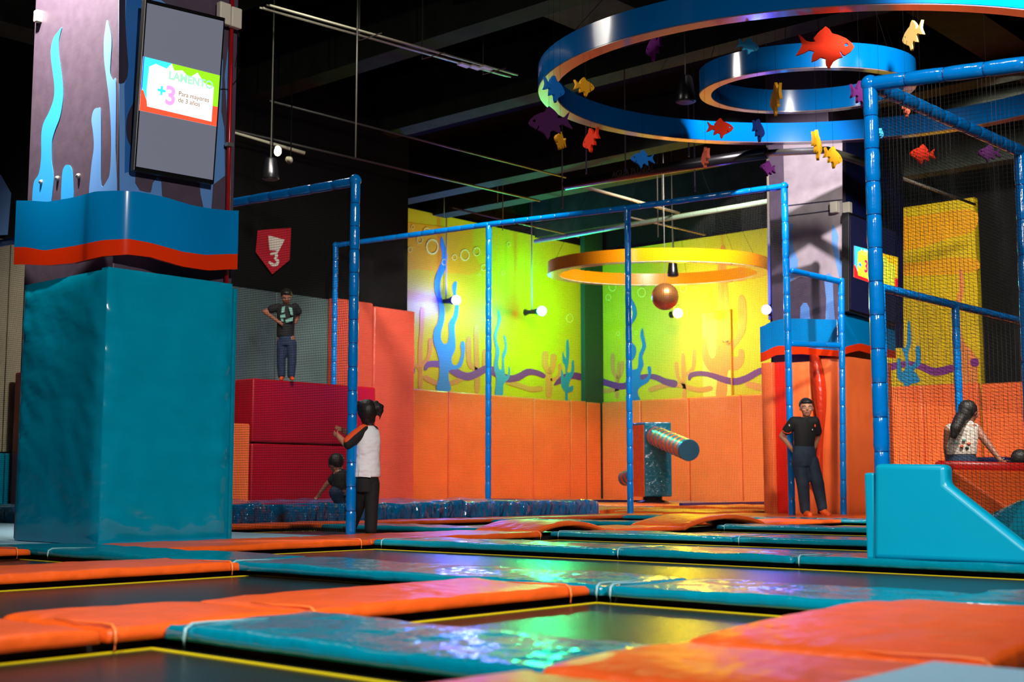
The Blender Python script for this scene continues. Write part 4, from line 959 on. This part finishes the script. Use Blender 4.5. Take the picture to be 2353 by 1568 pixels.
stage_lamp(1558, 720, 33.0, (255, 225, 0), 260, 'stage lamp shining yellow under the mirror ball', 6.8, 180, .125, (-.3, 0), (255, 225, 30))
stage_lamp(1761, 712, 20.5, (90, 105, 255), 75, 'stage lamp shining blue-white beside the black post', 6.8, 150, .075, (1, 0), (48, 56, 255))

# ceiling services
def rod(name, pts, r, m, label, cat, n=8, sub=None):
    o = MB().tube(pts, r, n).build(name, m, loc=pts[0], smooth=True); tag(o, label, cat); return o
ct = thing('cable_tray', (11.5, 12.9, 6.6), 'bundle of pale conduits under the dark ceiling, upper centre', 'conduit')
for k in range(4):
    o_ = Vector((.0, .07 * k, .02 * (k % 2)))
    MB().tube([atz(620, 12, 6.6) + o_, atz(870, 82, 6.6) + o_, atz(1190, 172, 6.6) + o_], .014, 6).build('conduit', M['palepipe'] if k != 1 else M['pipe'], ct, smooth=True)
for (u, v) in ((865, 80), (1010, 124), (1150, 160)):
    p = atz(u, v, 6.55); MB().tube([p + Vector((0, -.1, 0)), p + Vector((0, .35, 0)), p + Vector((0, .35, 1.4))], .01, 5).build('hanger', M['pipe'], ct)
for (u, v) in ((1067, 150), (1092, 155), (1118, 156)):
    p = atz(u, v, 6.52); MB().box(p - Vector((.1, .05, .012)), p + Vector((.1, .05, .012))).build('box_cover', M['whitebox'], ct)
for k, (a, b, z, r_, lab) in enumerate([((530, 298), (1240, 462), 6.2, .022, 'dark sprinkler pipe running over the left net to the mural'), ((620, 232), (1300, 408), 6.4, .018, 'thin dark pipe crossing under the ceiling, centre'), ((1040, 478), (1330, 545), 6.4, .02, 'thin pipe above the left yellow wall'), ((1310, 420), (1560, 490), 6.0, .03, 'pale pipe near the rainwater pipe, lit green'), ((1450, 500), (1620, 540), 6.3, .02, 'thin pale pipe above the yellow ring'), ((1990, 380), (2240, 470), 6.2, .03, 'thick dark pipe behind the right post')]):
    rod('ceiling_pipe', [atz(*a, z), atz(*b, z)], r_, M['pipe'] if k not in (3, 4) else M['palepipe'], lab, 'pipe')
pf = rod('ceiling_pipe', [atd(1230, 555, 30), atd(1770, 462, 24)], .05, mat('pale_green_beam', (110, 130, 110), .4), 'pale horizontal rail under the ceiling beyond the net, long', 'rail')
rod('ceiling_pipe', [atd(1300, 425, 21), atd(1560, 382, 19.5), atd(1762, 352, 18.5)], .085, M['tvblack'], 'thick black rainwater pipe with faint lettering below the fish', 'pipe', 14)
ct_ = text('AGUA PLUVIAL', (lambda a, b: (lambda c: a.lerp(b, c[0] / 1.3) + Vector((0, 0, c[1])) - Vector((FW[0], FW[1], 0)) * .09))(atd(1405, 412, 20.2), atd(1530, 392, 19.6)), .15, mat('faded_lettering', (95, 70, 55), .6), None, 'pipe_lettering'); ct_['label'] = 'faded lettering AGUA PLUVIAL on the black rainwater pipe'; ct_['category'] = 'lettering'
rod('ceiling_pipe', [atd(1760, 352, 18.5), atd(1900, 345, 17), atd(1990, 375, 16)], .05, M['pipe'], 'curved dark pipe crossing the top of the second column', 'pipe', 10)
HL = ['above the corner of the near left net frame', 'above the left end of the mural', 'over the first tall net post, left', 'over the first tall net post, right', 'left of the blue fish under the large ring', "near the black rainwater pipe's left end", 'above the rainwater pipe lettering', 'above the yellow ring, left', 'above the yellow ring, right', 'right of the coral edge-on fish', 'above the middle of the yellow ring']
k = 0
for (u, v0, v1, d) in [(817, 330, 362, 17), (1020, 455, 500, 30), (1143, 400, 470, 28), (1155, 460, 530, 28), (1292, 395, 480, 22), (1347, 350, 400, 20), (1437, 360, 395, 20), (1512, 480, 545, 26), (1523, 400, 520, 26), (1583, 335, 360, 20), (1597, 385, 440, 20)]:
    k += 1; o = rod('hanger_rod', [atd(u, v1, d), Vector((atd(u, v1, d).x, atd(u, v1, d).y, 7.98))], .012, M['pipe'], 'thin vertical hanger rod ' + HL[k - 1], 'rod', 5); o['group'] = 'thin hanger rods under the ceiling'
# speakers
def speaker(u, v, d, w, h, lab):
    p = atd(u, v, d); rt = thing('hanging_speaker', p, lab, 'speaker'); s = d / FPX
    W, Hh = w * s, h * s; rs = []
    for z, f in ((-.5, 1.0), (-.46, 1.05), (-.2, .95), (.4, .72), (.5, .6)):
        rs.append([(p.x + W / 2 * f * math.cos(a), p.y + W / 2 * f * math.sin(a), p.z + z * Hh) for a in [2 * math.pi * (i + .5) / 12 for i in range(12)]])
    MB().loft(rs).build('cabinet', M['tvblack'], rt, smooth=True, sharp=50)
    MB().tube([p + Vector((0, 0, Hh * .5)), Vector((p.x, p.y, 7.99))], .008, 5).build('hanging_wire', M['pipe'], rt)
    MB().tube([p - Vector((0, 0, Hh * .5)), p - Vector((0, 0, Hh * .53))], W * .42, 14).build('grille', M['pipe'], rt)
speaker(622, 388, 17, 40, 50, 'black speaker hanging above the left net')
speaker(1575, 205, 17, 48, 62, 'black speaker hanging between the two blue rings')
speaker(1546, 617, 26, 26, 36, 'black speaker hanging inside the yellow ring')
# track lamp, lit
p = atd(638, 347, 19); rt = thing('track_lamp', p, 'small lit spotlight on a rail above the left net', 'spotlight')
MB().tube([p + Vector((.02, .12, .05)), p], [.05, .065], 12).build('housing', M['tvblack'], rt, smooth=True)
MB().ball(p, (.055, .055, .075)).build('lens', mat('warm_lens', (255, 240, 200), .3, emit=(255, 235, 190), es=25), rt, smooth=True)
MB().tube([p + Vector((0, .12, .05)), Vector((p.x, p.y + .12, 7.99))], .01, 5).build('hanging_rod', M['ceil'], rt)
p2_ = atd(664, 368, 19); rt = thing('track_lamp', p2_, 'small unlit spotlight right of the lit one', 'spotlight')
MB().tube([p2_ + Vector((.05, .02, .04)), p2_], [.03, .06], 12).build('housing', M['palepipe'], rt, smooth=True)
MB().tube([p2_ + Vector((.05, .02, .04)), Vector((p2_.x + .05, p2_.y + .02, 7.99))], .01, 5).build('hanging_rod', M['ceil'], rt)
rod('lamp_rail', [Vector((atd(532, 303, 19).x, atd(532, 303, 19).y, 7.99)), atd(532, 303, 19), atd(700, 352, 19.6)], .03, M['palepipe'], 'pale rail carrying the spotlights, beside the left column', 'rail')
# ================================================================== PEOPLE
VS, VF, VU = Vector((RT[0], RT[1], 0)), Vector((FW[0], FW[1], 0)), Vector((0, 0, 1))
def basis(yaw, pitch=0, roll=0):
    """columns: person's left-to-right axis in the picture, facing direction, up. yaw 0 faces the camera, 90 faces picture right, 180 faces away"""
    a = R(yaw); f = -VF * math.cos(a) + VS * math.sin(a); f.normalize()
    u = VU.copy(); s = f.cross(u)
    f2 = f * math.cos(R(pitch)) - u * math.sin(R(pitch)); u2 = u * math.cos(R(pitch)) + f * math.sin(R(pitch))
    s2 = s * math.cos(R(roll)) + u2 * math.sin(R(roll)); u3 = u2 * math.cos(R(roll)) - s * math.sin(R(roll))
    return Matrix((s2, f2, u3)).transposed()
def limb(mb, pts, rad, n=12):
    for a, b, ra, rb in zip(pts, pts[1:], rad, rad[1:]):
        mb.tube([a, b], [ra, rb], n)
    for p, r_ in zip(pts, rad): mb.ball(p, r_, nu=12, nv=8)
def trunk(mb, rings, B, n=20):
    """rings: (center, half width, half depth)"""
    mb.loft([[c + B @ Vector((w_ * math.cos(t), dd * math.sin(t), 0)) for t in [2 * math.pi * i / n for i in range(n)]] for c, w_, dd in rings])
def soft(mb, name, m, root, vox, it=6):
    o = mb.build(name, m, root, smooth=True)
    r_ = o.modifiers.new('remesh', 'REMESH'); r_.mode = 'VOXEL'; r_.voxel_size = vox; r_.use_smooth_shade = True
    s_ = o.modifiers.new('smooth', 'SMOOTH'); s_.iterations = it; s_.factor = .5
    return o
def head(mb, c, B, h):
    mb.ball(c + B @ Vector((0, -.03 * h, .08 * h)), (.355 * h, .42 * h, .40 * h), B)
    mb.ball(c + B @ Vector((0, .06 * h, -.17 * h)), (.27 * h, .32 * h, .31 * h), B)
    mb.ball(c + B @ Vector((0, .19 * h, -.36 * h)), (.12 * h, .13 * h, .1 * h), B)
    mb.tube([c + B @ Vector((0, .36 * h, .06 * h)), c + B @ Vector((0, .45 * h, -.09 * h)), c + B @ Vector((0, .38 * h, -.13 * h))], [.03 * h, .06 * h, .05 * h], 8)
    for s in (-1, 1):
        mb.ball(c + B @ Vector((s * .35 * h, -.02 * h, -.03 * h)), (.04 * h, .07 * h, .11 * h), B)
        mb.ball(c + B @ Vector((s * .17 * h, .3 * h, -.1 * h)), (.11 * h, .08 * h, .09 * h), B)
        mb.tube([c + B @ Vector((s * .06 * h, .385 * h, .085 * h)), c + B @ Vector((s * .24 * h, .32 * h, .09 * h))], .03 * h, 6)
def face(root, c, B, h):
    for s in (-1, 1):
        e = MB().ball(c + B @ Vector((s * .15 * h, .345 * h, .015 * h)), (.06 * h, .04 * h, .033 * h), B, 12, 8).build('eye', M['eyewhite'], root, smooth=True)
        MB().ball(c + B @ Vector((s * .15 * h, .375 * h, .015 * h)), (.028 * h, .018 * h, .028 * h), B, 10, 6).build('iris', M['iris'], e, smooth=True)
        MB().tube([c + B @ Vector((s * .07 * h, .4 * h, .1 * h)), c + B @ Vector((s * .16 * h, .39 * h, .125 * h)), c + B @ Vector((s * .25 * h, .33 * h, .1 * h))], [.016 * h, .018 * h, .01 * h], 6).build('eyebrow', M['hair'], root, smooth=True)
    MB().ball(c + B @ Vector((0, .365 * h, -.235 * h)), (.1 * h, .035 * h, .03 * h), B, 12, 6).build('mouth', M['lip'], root, smooth=True)
def hand(mb, w, d, up, L):
    """palm, four bent unequal fingers and a side thumb; w wrist, d pointing direction, up thumb side"""
    d = d.normalized(); up = (up - d * up.dot(d)).normalized(); n = d.cross(up)
    B = Matrix((up, d, n)).transposed()
    mb.ball(w + d * L * .28, (.2 * L, .3 * L, .1 * L), B)
    for k, (o_, ln) in enumerate([(.15, .42), (.05, .48), (-.05, .45), (-.15, .34)]):
        a = w + d * L * .46 + up * L * o_; b = a + (d + n * .35 + up * o_ * .8).normalized() * ln * L * .5; c = b + (d * .6 + n * .85).normalized() * ln * L * .5
        mb.tube([a, b, c], [.052 * L, .047 * L, .038 * L], 8); mb.ball(c, .04 * L, nu=8, nv=6); mb.ball(b, .047 * L, nu=8, nv=6)
    a = w + d * L * .15 + up * L * .12; b = a + (up + d * .6).normalized() * L * .22; c = b + (d + up * .3 + n * .3).normalized() * L * .18
    mb.tube([a, b, c], [.065 * L, .055 * L, .042 * L], 8); mb.ball(c, .043 * L, nu=8, nv=6)

# --- girl at the pole, seen from behind
d = 11.3; J = lambda u, v, dd=0: atd(u, v, d + dd)
g = thing('person', J(842, 1226), 'small girl in white shirt with orange-black sleeves holding the blue post', 'person')
B = basis(205); Bh = basis(190)
hc = J(844, 949); h = .215
mb = MB(); head(mb, hc, Bh, h); limb(mb, [J(845, 965), J(845, 985)], [.045, .05])
trunk(mb, [(J(845, 985), .09, .06), (J(845, 1040), .1, .075), (J(843, 1100), .1, .08)], B)
eL, wL = J(797, 1023, -.06), J(778, 1003, -.04)
limb(mb, [J(832, 990), eL, wL], [.04, .033, .024]); hand(mb, wL, J(766, 996, 0) - wL, Vector((0, 0, 1)), .115)
eR, wR = J(822, 1012, .26), J(790, 991, .22)
limb(mb, [J(858, 992, .1), eR, wR], [.04, .032, .024]); hand(mb, wR, J(774, 982, .14) - wR, Vector((0, 0, 1)), .115)
limb(mb, [J(834, 1110), J(824, 1160, .1), J(806, 1212, .2)], [.07, .045, .03]); limb(mb, [J(853, 1110), J(852, 1160), J(851, 1215)], [.07, .045, .03])
soft(mb, 'body', M['skin'], g, .007)
mb = MB(); mb.ball(hc + Bh @ Vector((0, -.03, .018)), (.088, .098, .1), Bh); mb.ball(J(846, 963, -.03), (.07, .06, .06)); mb.ball(J(833, 936, -.06), (.035, .03, .03))
for (u, v, r_) in ((829, 930, .036), (821, 929, .026), (836, 925, .026), (868, 937, .044), (874, 944, .03), (876, 935, .024), (864, 928, .028), (873, 953, .018), (866, 948, .026)): mb.ball(J(u, v, -.04), r_)
limb(mb, [J(868, 948, -.05), J(874, 956, -.05), J(872, 966, -.05)], [.013, .009, .004]); limb(mb, [J(862, 930, -.05), J(868, 924, -.05)], [.012, .004]); limb(mb, [J(832, 926, -.05), J(826, 921, -.05)], [.012, .004]); limb(mb, [J(820, 928, -.05), J(817, 940, -.05)], [.014, .005])
soft(mb, 'hair', M['hair'], g, .007, 3)
mb = MB()
trunk(mb, [(J(845, 977), .042, .04), (J(845, 984), .075, .06), (J(845, 994), .105, .08), (J(846, 1015), .11, .09), (J(845, 1050), .105, .09), (J(844, 1080), .115, .098), (J(843, 1097), .118, .102)], B)
limb(mb, [J(835, 995, -.02), J(850, 1000, -.02), J(860, 996, .04)], [.05, .05, .048])
soft(mb, 'shirt', M['white'], g, .008)
mb = MB(); limb(mb, [J(838, 989, -.03), J(820, 1004, -.07), J(801, 1021, -.08)], [.05, .053, .046]); s_ = soft(mb, 'sleeve', M['blackcloth'], g, .008, 3); s_['label'] = 'black lower half of the raglan sleeve'
mb = MB(); limb(mb, [J(838, 982, -.035), J(816, 998, -.08), J(798, 1013, -.09)], [.034, .04, .034]); s_ = soft(mb, 'sleeve_stripe', M['orangecloth'], g, .008, 3)
mb = MB(); limb(mb, [J(858, 990, .1), eR], [.048, .045]); soft(mb, 'sleeve', M['blackcloth'], g, .008, 3)
MB().tube([J(845, 976) + B @ Vector((.046 * math.cos(t), .044 * math.sin(t), 0)) for t in [2 * math.pi * i / 16 for i in range(17)]], .009, 6).build('collar', M['blackcloth'], g, smooth=True)
MB().slab([J(826, 1076, -.12), J(852, 1081, -.11), J(852, 1098, -.11), J(824, 1095, -.12)], VF * .004).build('hem_tag', M['white'], g)
mb = MB(); trunk(mb, [(J(843, 1088), .095, .085), (J(843, 1105), .108, .09), (J(843, 1132), .1, .08)], B)
limb(mb, [J(831, 1112), J(824, 1160, .08), J(808, 1210, .18)], [.07, .062, .05]); limb(mb, [J(855, 1112), J(854, 1160), J(852, 1215)], [.068, .06, .055])
soft(mb, 'trousers', M['pants'], g, .009)
for (a, b) in ((J(852, 1221), J(846, 1221, .12)), (J(806, 1216, .16), J(792, 1217, .26))):
    mb = MB(); limb(mb, [a, b], [.034, .028]); soft(mb, 'shoe', M['blackcloth'], g, .008, 3)

# --- boy on the red platform, arms akimbo, looking down
d = 19.75; J = lambda u, v, dd=0: atd(u, v, d + dd)
g = thing('person', J(660, 873), 'boy in black printed t-shirt standing on the dark red platform, hands on hips', 'person')
B = basis(8); Bh = basis(15, 32); hc = J(658, 682, -.05); h = .225
mb = MB(); head(mb, hc, Bh, h); limb(mb, [J(658, 690), J(658, 706)], [.05, .055])
trunk(mb, [(J(658, 703), .12, .07), (J(657, 735), .12, .08), (J(656, 775), .12, .09)], B)
for P_a in (((638, 708, 0), (607, 716, 0), (640, 740, -.12)), ((680, 706, 0), (686, 722, .1), (679, 742, .1))):
    pts = [J(*q) for q in P_a]; limb(mb, pts, [.042, .034, .026]); hand(mb, pts[2], J(649 if P_a[0][0] < 650 else 672, 746, -.14) - pts[2], Vector((0, 0, 1)), .13)
limb(mb, [J(648, 780), J(646, 825), J(648, 866)], [.075, .05, .035]); limb(mb, [J(668, 780), J(670, 825), J(669, 866)], [.075, .05, .035])
soft(mb, 'body', M['skin2'], g, .008); face(g, hc, Bh, h)
mb = MB(); mb.ball(hc + Bh @ Vector((0, -.025, .035)), (.092, .1, .092), Bh); mb.ball(hc + Bh @ Vector((0, .03, .085)), (.07, .06, .035), Bh); soft(mb, 'hair', M['hair'], g, .01, 3)
mb = MB(); trunk(mb, [(J(658, 699), .06, .05), (J(658, 703), .13, .08), (J(658, 712), .155, .09), (J(657, 735), .135, .095), (J(656, 762), .135, .1), (J(656, 775), .135, .105)], B)
limb(mb, [J(640, 706), J(624, 711)], [.06, .065]); limb(mb, [J(678, 705), J(685, 716, .04)], [.06, .062]); soft(mb, 'tshirt', M['blackcloth'], g, .01)
for q in ([(648, 706), (655, 704), (653, 718), (646, 720)], [(663, 705), (671, 708), (673, 724), (668, 724)], [(644, 724), (655, 722), (656, 730), (644, 731)], [(656, 735), (673, 729), (672, 738), (657, 742)], [(645, 733), (651, 733), (651, 739), (646, 739)]):
    MB().slab([J(a, b, -.125) for a, b in q], VF * .03).build('shirt_print', M['print'], g)
mb = MB(); trunk(mb, [(J(657, 765), .12, .09), (J(658, 780), .13, .1), (J(658, 795), .13, .095)], B)
limb(mb, [J(648, 788), J(646, 825), J(647, 862)], [.083, .072, .062]); limb(mb, [J(669, 788), J(671, 825), J(669, 862)], [.083, .072, .062]); soft(mb, 'jeans', M['jeans'], g, .01)
for u in (648, 670):
    mb = MB(); limb(mb, [J(u, 869.5), J(u + (2 if u > 650 else -2), 871, -.12)], [.035, .03]); mb.ball(J(u, 868), .035); soft(mb, 'sock', M['orangecloth'], g, .009, 3)

# --- crouching child behind the net
d = 16.1; J = lambda u, v, dd=0: atd(u, v, d + dd)
g = thing('person', J(776, 1161), 'dark-haired child bending down behind the net, near the girl', 'person')
B = basis(290); Bh = basis(300, 40); hc = J(772, 1068); h = .21
mb = MB(); head(mb, hc, Bh, h); limb(mb, [J(775, 1077), J(782, 1090)], [.045, .05])
limb(mb, [J(780, 1092), J(786, 1105), J(784, 1122)], [.09, .11, .11])
pts = [J(768, 1098), J(752, 1112), J(735, 1134)]; limb(mb, pts, [.04, .032, .023]); hand(mb, pts[2], J(727, 1145) - pts[2], Vector((0, 0, 1)) + VS, .12)
limb(mb, [J(784, 1122), J(768, 1132, -.05), J(779, 1155)], [.08, .06, .04]); limb(mb, [J(788, 1124, .15), J(774, 1136, .15), J(786, 1155, .15)], [.08, .06, .04])
soft(mb, 'body', M['skin2'], g, .009)
mb = MB(); mb.ball(hc + Bh @ Vector((0, -.03, .03)), (.095, .105, .1), Bh)
for q in ((762, 1062), (768, 1056), (779, 1055), (784, 1062), (761, 1070)): mb.ball(J(*q), .035)
soft(mb, 'hair', M['hair'], g, .01, 3)
mb = MB(); limb(mb, [J(779, 1088), J(784, 1100), J(783, 1117)], [.075, .12, .12]); limb(mb, [J(772, 1094), J(762, 1104)], [.06, .055]); soft(mb, 'tshirt', M['blackcloth'], g, .01)
mb = MB(); limb(mb, [J(784, 1122), J(770, 1132, -.05), J(779, 1154)], [.11, .08, .062]); limb(mb, [J(787, 1124, .15), J(776, 1136, .15), J(786, 1154, .15)], [.11, .08, .062]); soft(mb, 'jeans', M['jeans'], g, .01)

# --- staff member leaning by the post
d = 17.75; J = lambda u, v, dd=0: atd(u, v, d + dd)
g = thing('person', J(1868, 1186), 'staff woman in black polo shirt and jeans leaning by the blue post', 'person')
B = basis(18); Bh = basis(-6, 4); hc = J(1853, 938); h = .25
mb = MB(); head(mb, hc, Bh, h); limb(mb, [J(1853, 950, .03), J(1853, 970, .03)], [.05, .06])
trunk(mb, [(J(1850, 966), .14, .07), (J(1850, 990), .15, .09), (J(1848, 1030), .13, .09), (J(1848, 1055), .16, .11)], B)
aL = [J(1822, 970), J(1797, 1003, .1), J(1818, 1030, .08)]; limb(mb, aL, [.05, .042, .03]); hand(mb, aL[2], J(1826, 1040, .1) - aL[2], Vector((0, 0, 1)), .17)
aR = [J(1873, 968), J(1880, 1002, .15), J(1872, 1028, .24)]; limb(mb, aR, [.05, .04, .03]); hand(mb, aR[2], J(1862, 1034, .24) - aR[2], Vector((0, 0, 1)), .17)
limb(mb, [J(1836, 1060), J(1846, 1110), J(1851, 1180)], [.09, .055, .035]); limb(mb, [J(1862, 1060), J(1880, 1110), J(1892, 1172)], [.09, .055, .035])
soft(mb, 'body', M['skin'], g, .008); face(g, hc, Bh, h)
mb = MB(); mb.ball(hc + Bh @ Vector((0, -.035, .042)), (.1, .108, .1), Bh); mb.ball(hc + Bh @ Vector((0, -.12, .0)), (.045, .04, .045), Bh); mb.ball(hc + Bh @ Vector((0, .018, .082)), (.084, .084, .045), Bh)
soft(mb, 'hair', M['hair'], g, .009, 3)
mb = MB(); trunk(mb, [(J(1852, 960), .062, .055), (J(1851, 966), .13, .075), (J(1850, 974), .165, .09), (J(1849, 1000), .16, .105), (J(1848, 1020), .148, .105), (J(1848, 1028), .15, .108)], B)
limb(mb, [J(1838, 970), J(1824, 970), J(1809, 989, .05)], [.075, .075, .07]); limb(mb, [J(1860, 970), J(1872, 969), J(1878, 992, .09)], [.075, .07, .066]); soft(mb, 'polo_shirt', M['blackcloth'], g, .01)
MB().tube([J(1812, 986, .02) + (VS * math.cos(t) * .055 + (VU * .6 + VF * .8) * math.sin(t) * .055) + VU * -.03 + VS * -.02 for t in [2 * math.pi * i / 14 for i in range(15)]], .007, 6).build('sleeve_trim', M['orangecloth'], g, smooth=True)
for s in (-1, 1): MB().slab([hc + B @ Vector((s * .01, .045, -.155)), hc + B @ Vector((s * .055, .055, -.12)), hc + B @ Vector((s * .075, .05, -.15)), hc + B @ Vector((s * .04, .085, -.185))], VF * .012).build('collar', M['blackcloth'], g, bevel=.003)
MB().ball(J(1814, 978, -.04), (.014, .008, .016)).build('sleeve_badge', M['sign_white'], g, smooth=True)
MB().ball(J(1867, 988, -.1), (.011, .008, .011)).build('name_pin', M['sign_white'], g, smooth=True)
MB().ball(J(1873, 979, -.07), (.014, .01, .022)).build('chest_badge', M['orangecloth'], g, smooth=True)
mb = MB(); trunk(mb, [(J(1848, 1022), .145, .1), (J(1848, 1040), .165, .12), (J(1849, 1062), .18, .125), (J(1849, 1072), .165, .11)], B)
limb(mb, [J(1836, 1064), J(1845, 1112), J(1850, 1172)], [.105, .088, .07]); limb(mb, [J(1864, 1062), J(1879, 1112), J(1889, 1166)], [.105, .088, .07]); soft(mb, 'jeans', M['jeans2'], g, .01)
MB().tube([J(1881, 1165), J(1898, 1167)], .072, 14).build('cuff', M['jeans2'], g, smooth=True) if False else None
for a, b in ((J(1852, 1180), J(1861, 1184, -.16)), (J(1890, 1174), J(1904, 1183, -.1))):
    mb = MB(); limb(mb, [a, b], [.046, .04]); mb.ball(a + VU * .02, .05); soft(mb, 'shoe', M['shoe'], g, .009, 3)

# --- woman behind the slope at right, seen from behind
d = 14.3; J = lambda u, v, dd=0: atd(u, v, d + dd)
g = thing('person', J(2212, 1200), 'woman with long ponytail and floral sleeveless top behind the right net', 'person')
B = basis(150); Bh = basis(125, 12); hc = J(2228, 948); h = .235
mb = MB(); head(mb, hc, Bh, h); limb(mb, [J(2224, 960), J(2218, 982)], [.052, .06])
trunk(mb, [(J(2212, 976), .15, .08), (J(2212, 1010), .16, .1), (J(2210, 1045), .14, .1), (J(2209, 1085), .17, .12)], B)
aR = [J(2244, 985), J(2271, 1022, -.1), J(2300, 1060, -.2)]; limb(mb, aR, [.052, .04, .028]); hand(mb, aR[2], J(2312, 1070, -.2) - aR[2], Vector((0, 0, 1)), .17)
aL = [J(2180, 988), J(2176, 1030, .1), J(2180, 1070, .2)]; limb(mb, aL, [.052, .042, .03]); hand(mb, aL[2], Vector((0, 0, -1)), VF, .17)
limb(mb, [J(2196, 1090), J(2196, 1140), J(2196, 1199)], [.1, .06, .04]); limb(mb, [J(2222, 1090), J(2222, 1140), J(2222, 1199)], [.1, .06, .04])
soft(mb, 'body', M['skin2'], g, .009); face(g, hc, Bh, h)
mb = MB(); mb.ball(hc + Bh @ Vector((0, -.04, .03)), (.1, .11, .1), Bh); limb(mb, [J(2220, 950), J(2207, 962, -.12), J(2196, 985, -.2), J(2192, 1001, -.2)], [.08, .07, .062, .04]); soft(mb, 'hair', M['hair'], g, .01, 3)
mb = MB(); trunk(mb, [(J(2216, 966), .06, .055), (J(2214, 972), .12, .07), (J(2212, 985), .165, .095), (J(2211, 1015), .165, .11), (J(2210, 1046), .16, .115)], B); limb(mb, [J(2184, 986), J(2240, 985)], [.06, .06]); soft(mb, 'top', M['floral'], g, .01)
for (u, v, c) in ((2215, 1012, 'print'), (2226, 1020, 'fish_coral'), (2210, 1026, 'fish_coral'), (2236, 1008, 'fish_purple'), (2222, 1030, 'green'), (2196, 1018, 'print')):
    MB().ball(J(u, v, -.125 if u < 2230 else -.1), (.022, .022, .016), nu=8, nv=6).build('flower_print', M[c], g, smooth=True)
mb = MB(); trunk(mb, [(J(2210, 1045), .15, .11), (J(2209, 1070), .18, .13), (J(2209, 1095), .18, .13)], B)
limb(mb, [J(2196, 1095), J(2196, 1140), J(2196, 1185)], [.1, .08, .07]); limb(mb, [J(2222, 1095), J(2222, 1140), J(2222, 1185)], [.1, .08, .07]); soft(mb, 'jeans', M['jeans'], g, .01)
# --- child at the right edge, only the dark hair shows
d = 14.6; J = lambda u, v, dd=0: atd(u, v, d + dd)
g = thing('person', J(2350, 1200), 'dark-haired child half out of frame at the right edge, behind the slope', 'person')
hc = J(2350, 1060); B = basis(100)
mb = MB(); head(mb, hc, B, .21); limb(mb, [J(2350, 1075), J(2350, 1090)], [.04, .05]); trunk(mb, [(J(2350, 1088), .12, .07), (J(2350, 1150), .11, .09)], B)
limb(mb, [J(2342, 1150), J(2342, 1195)], [.07, .035]); limb(mb, [J(2358, 1150), J(2358, 1195)], [.07, .035]); soft(mb, 'body', M['skin2'], g, .01); face(g, hc, B, .21)
mb = MB(); mb.ball(hc + B @ Vector((0, -.03, .035)), (.095, .105, .1), B); soft(mb, 'hair', M['hair'], g, .01, 3)
mb = MB(); trunk(mb, [(J(2350, 1084), .06, .05), (J(2350, 1092), .14, .09), (J(2350, 1152), .13, .1)], B); soft(mb, 'tshirt', M['blackcloth'], g, .01)
mb = MB(); limb(mb, [J(2342, 1152), J(2342, 1190)], [.08, .06]); limb(mb, [J(2358, 1152), J(2358, 1190)], [.08, .06]); soft(mb, 'jeans', M['jeans'], g, .01)
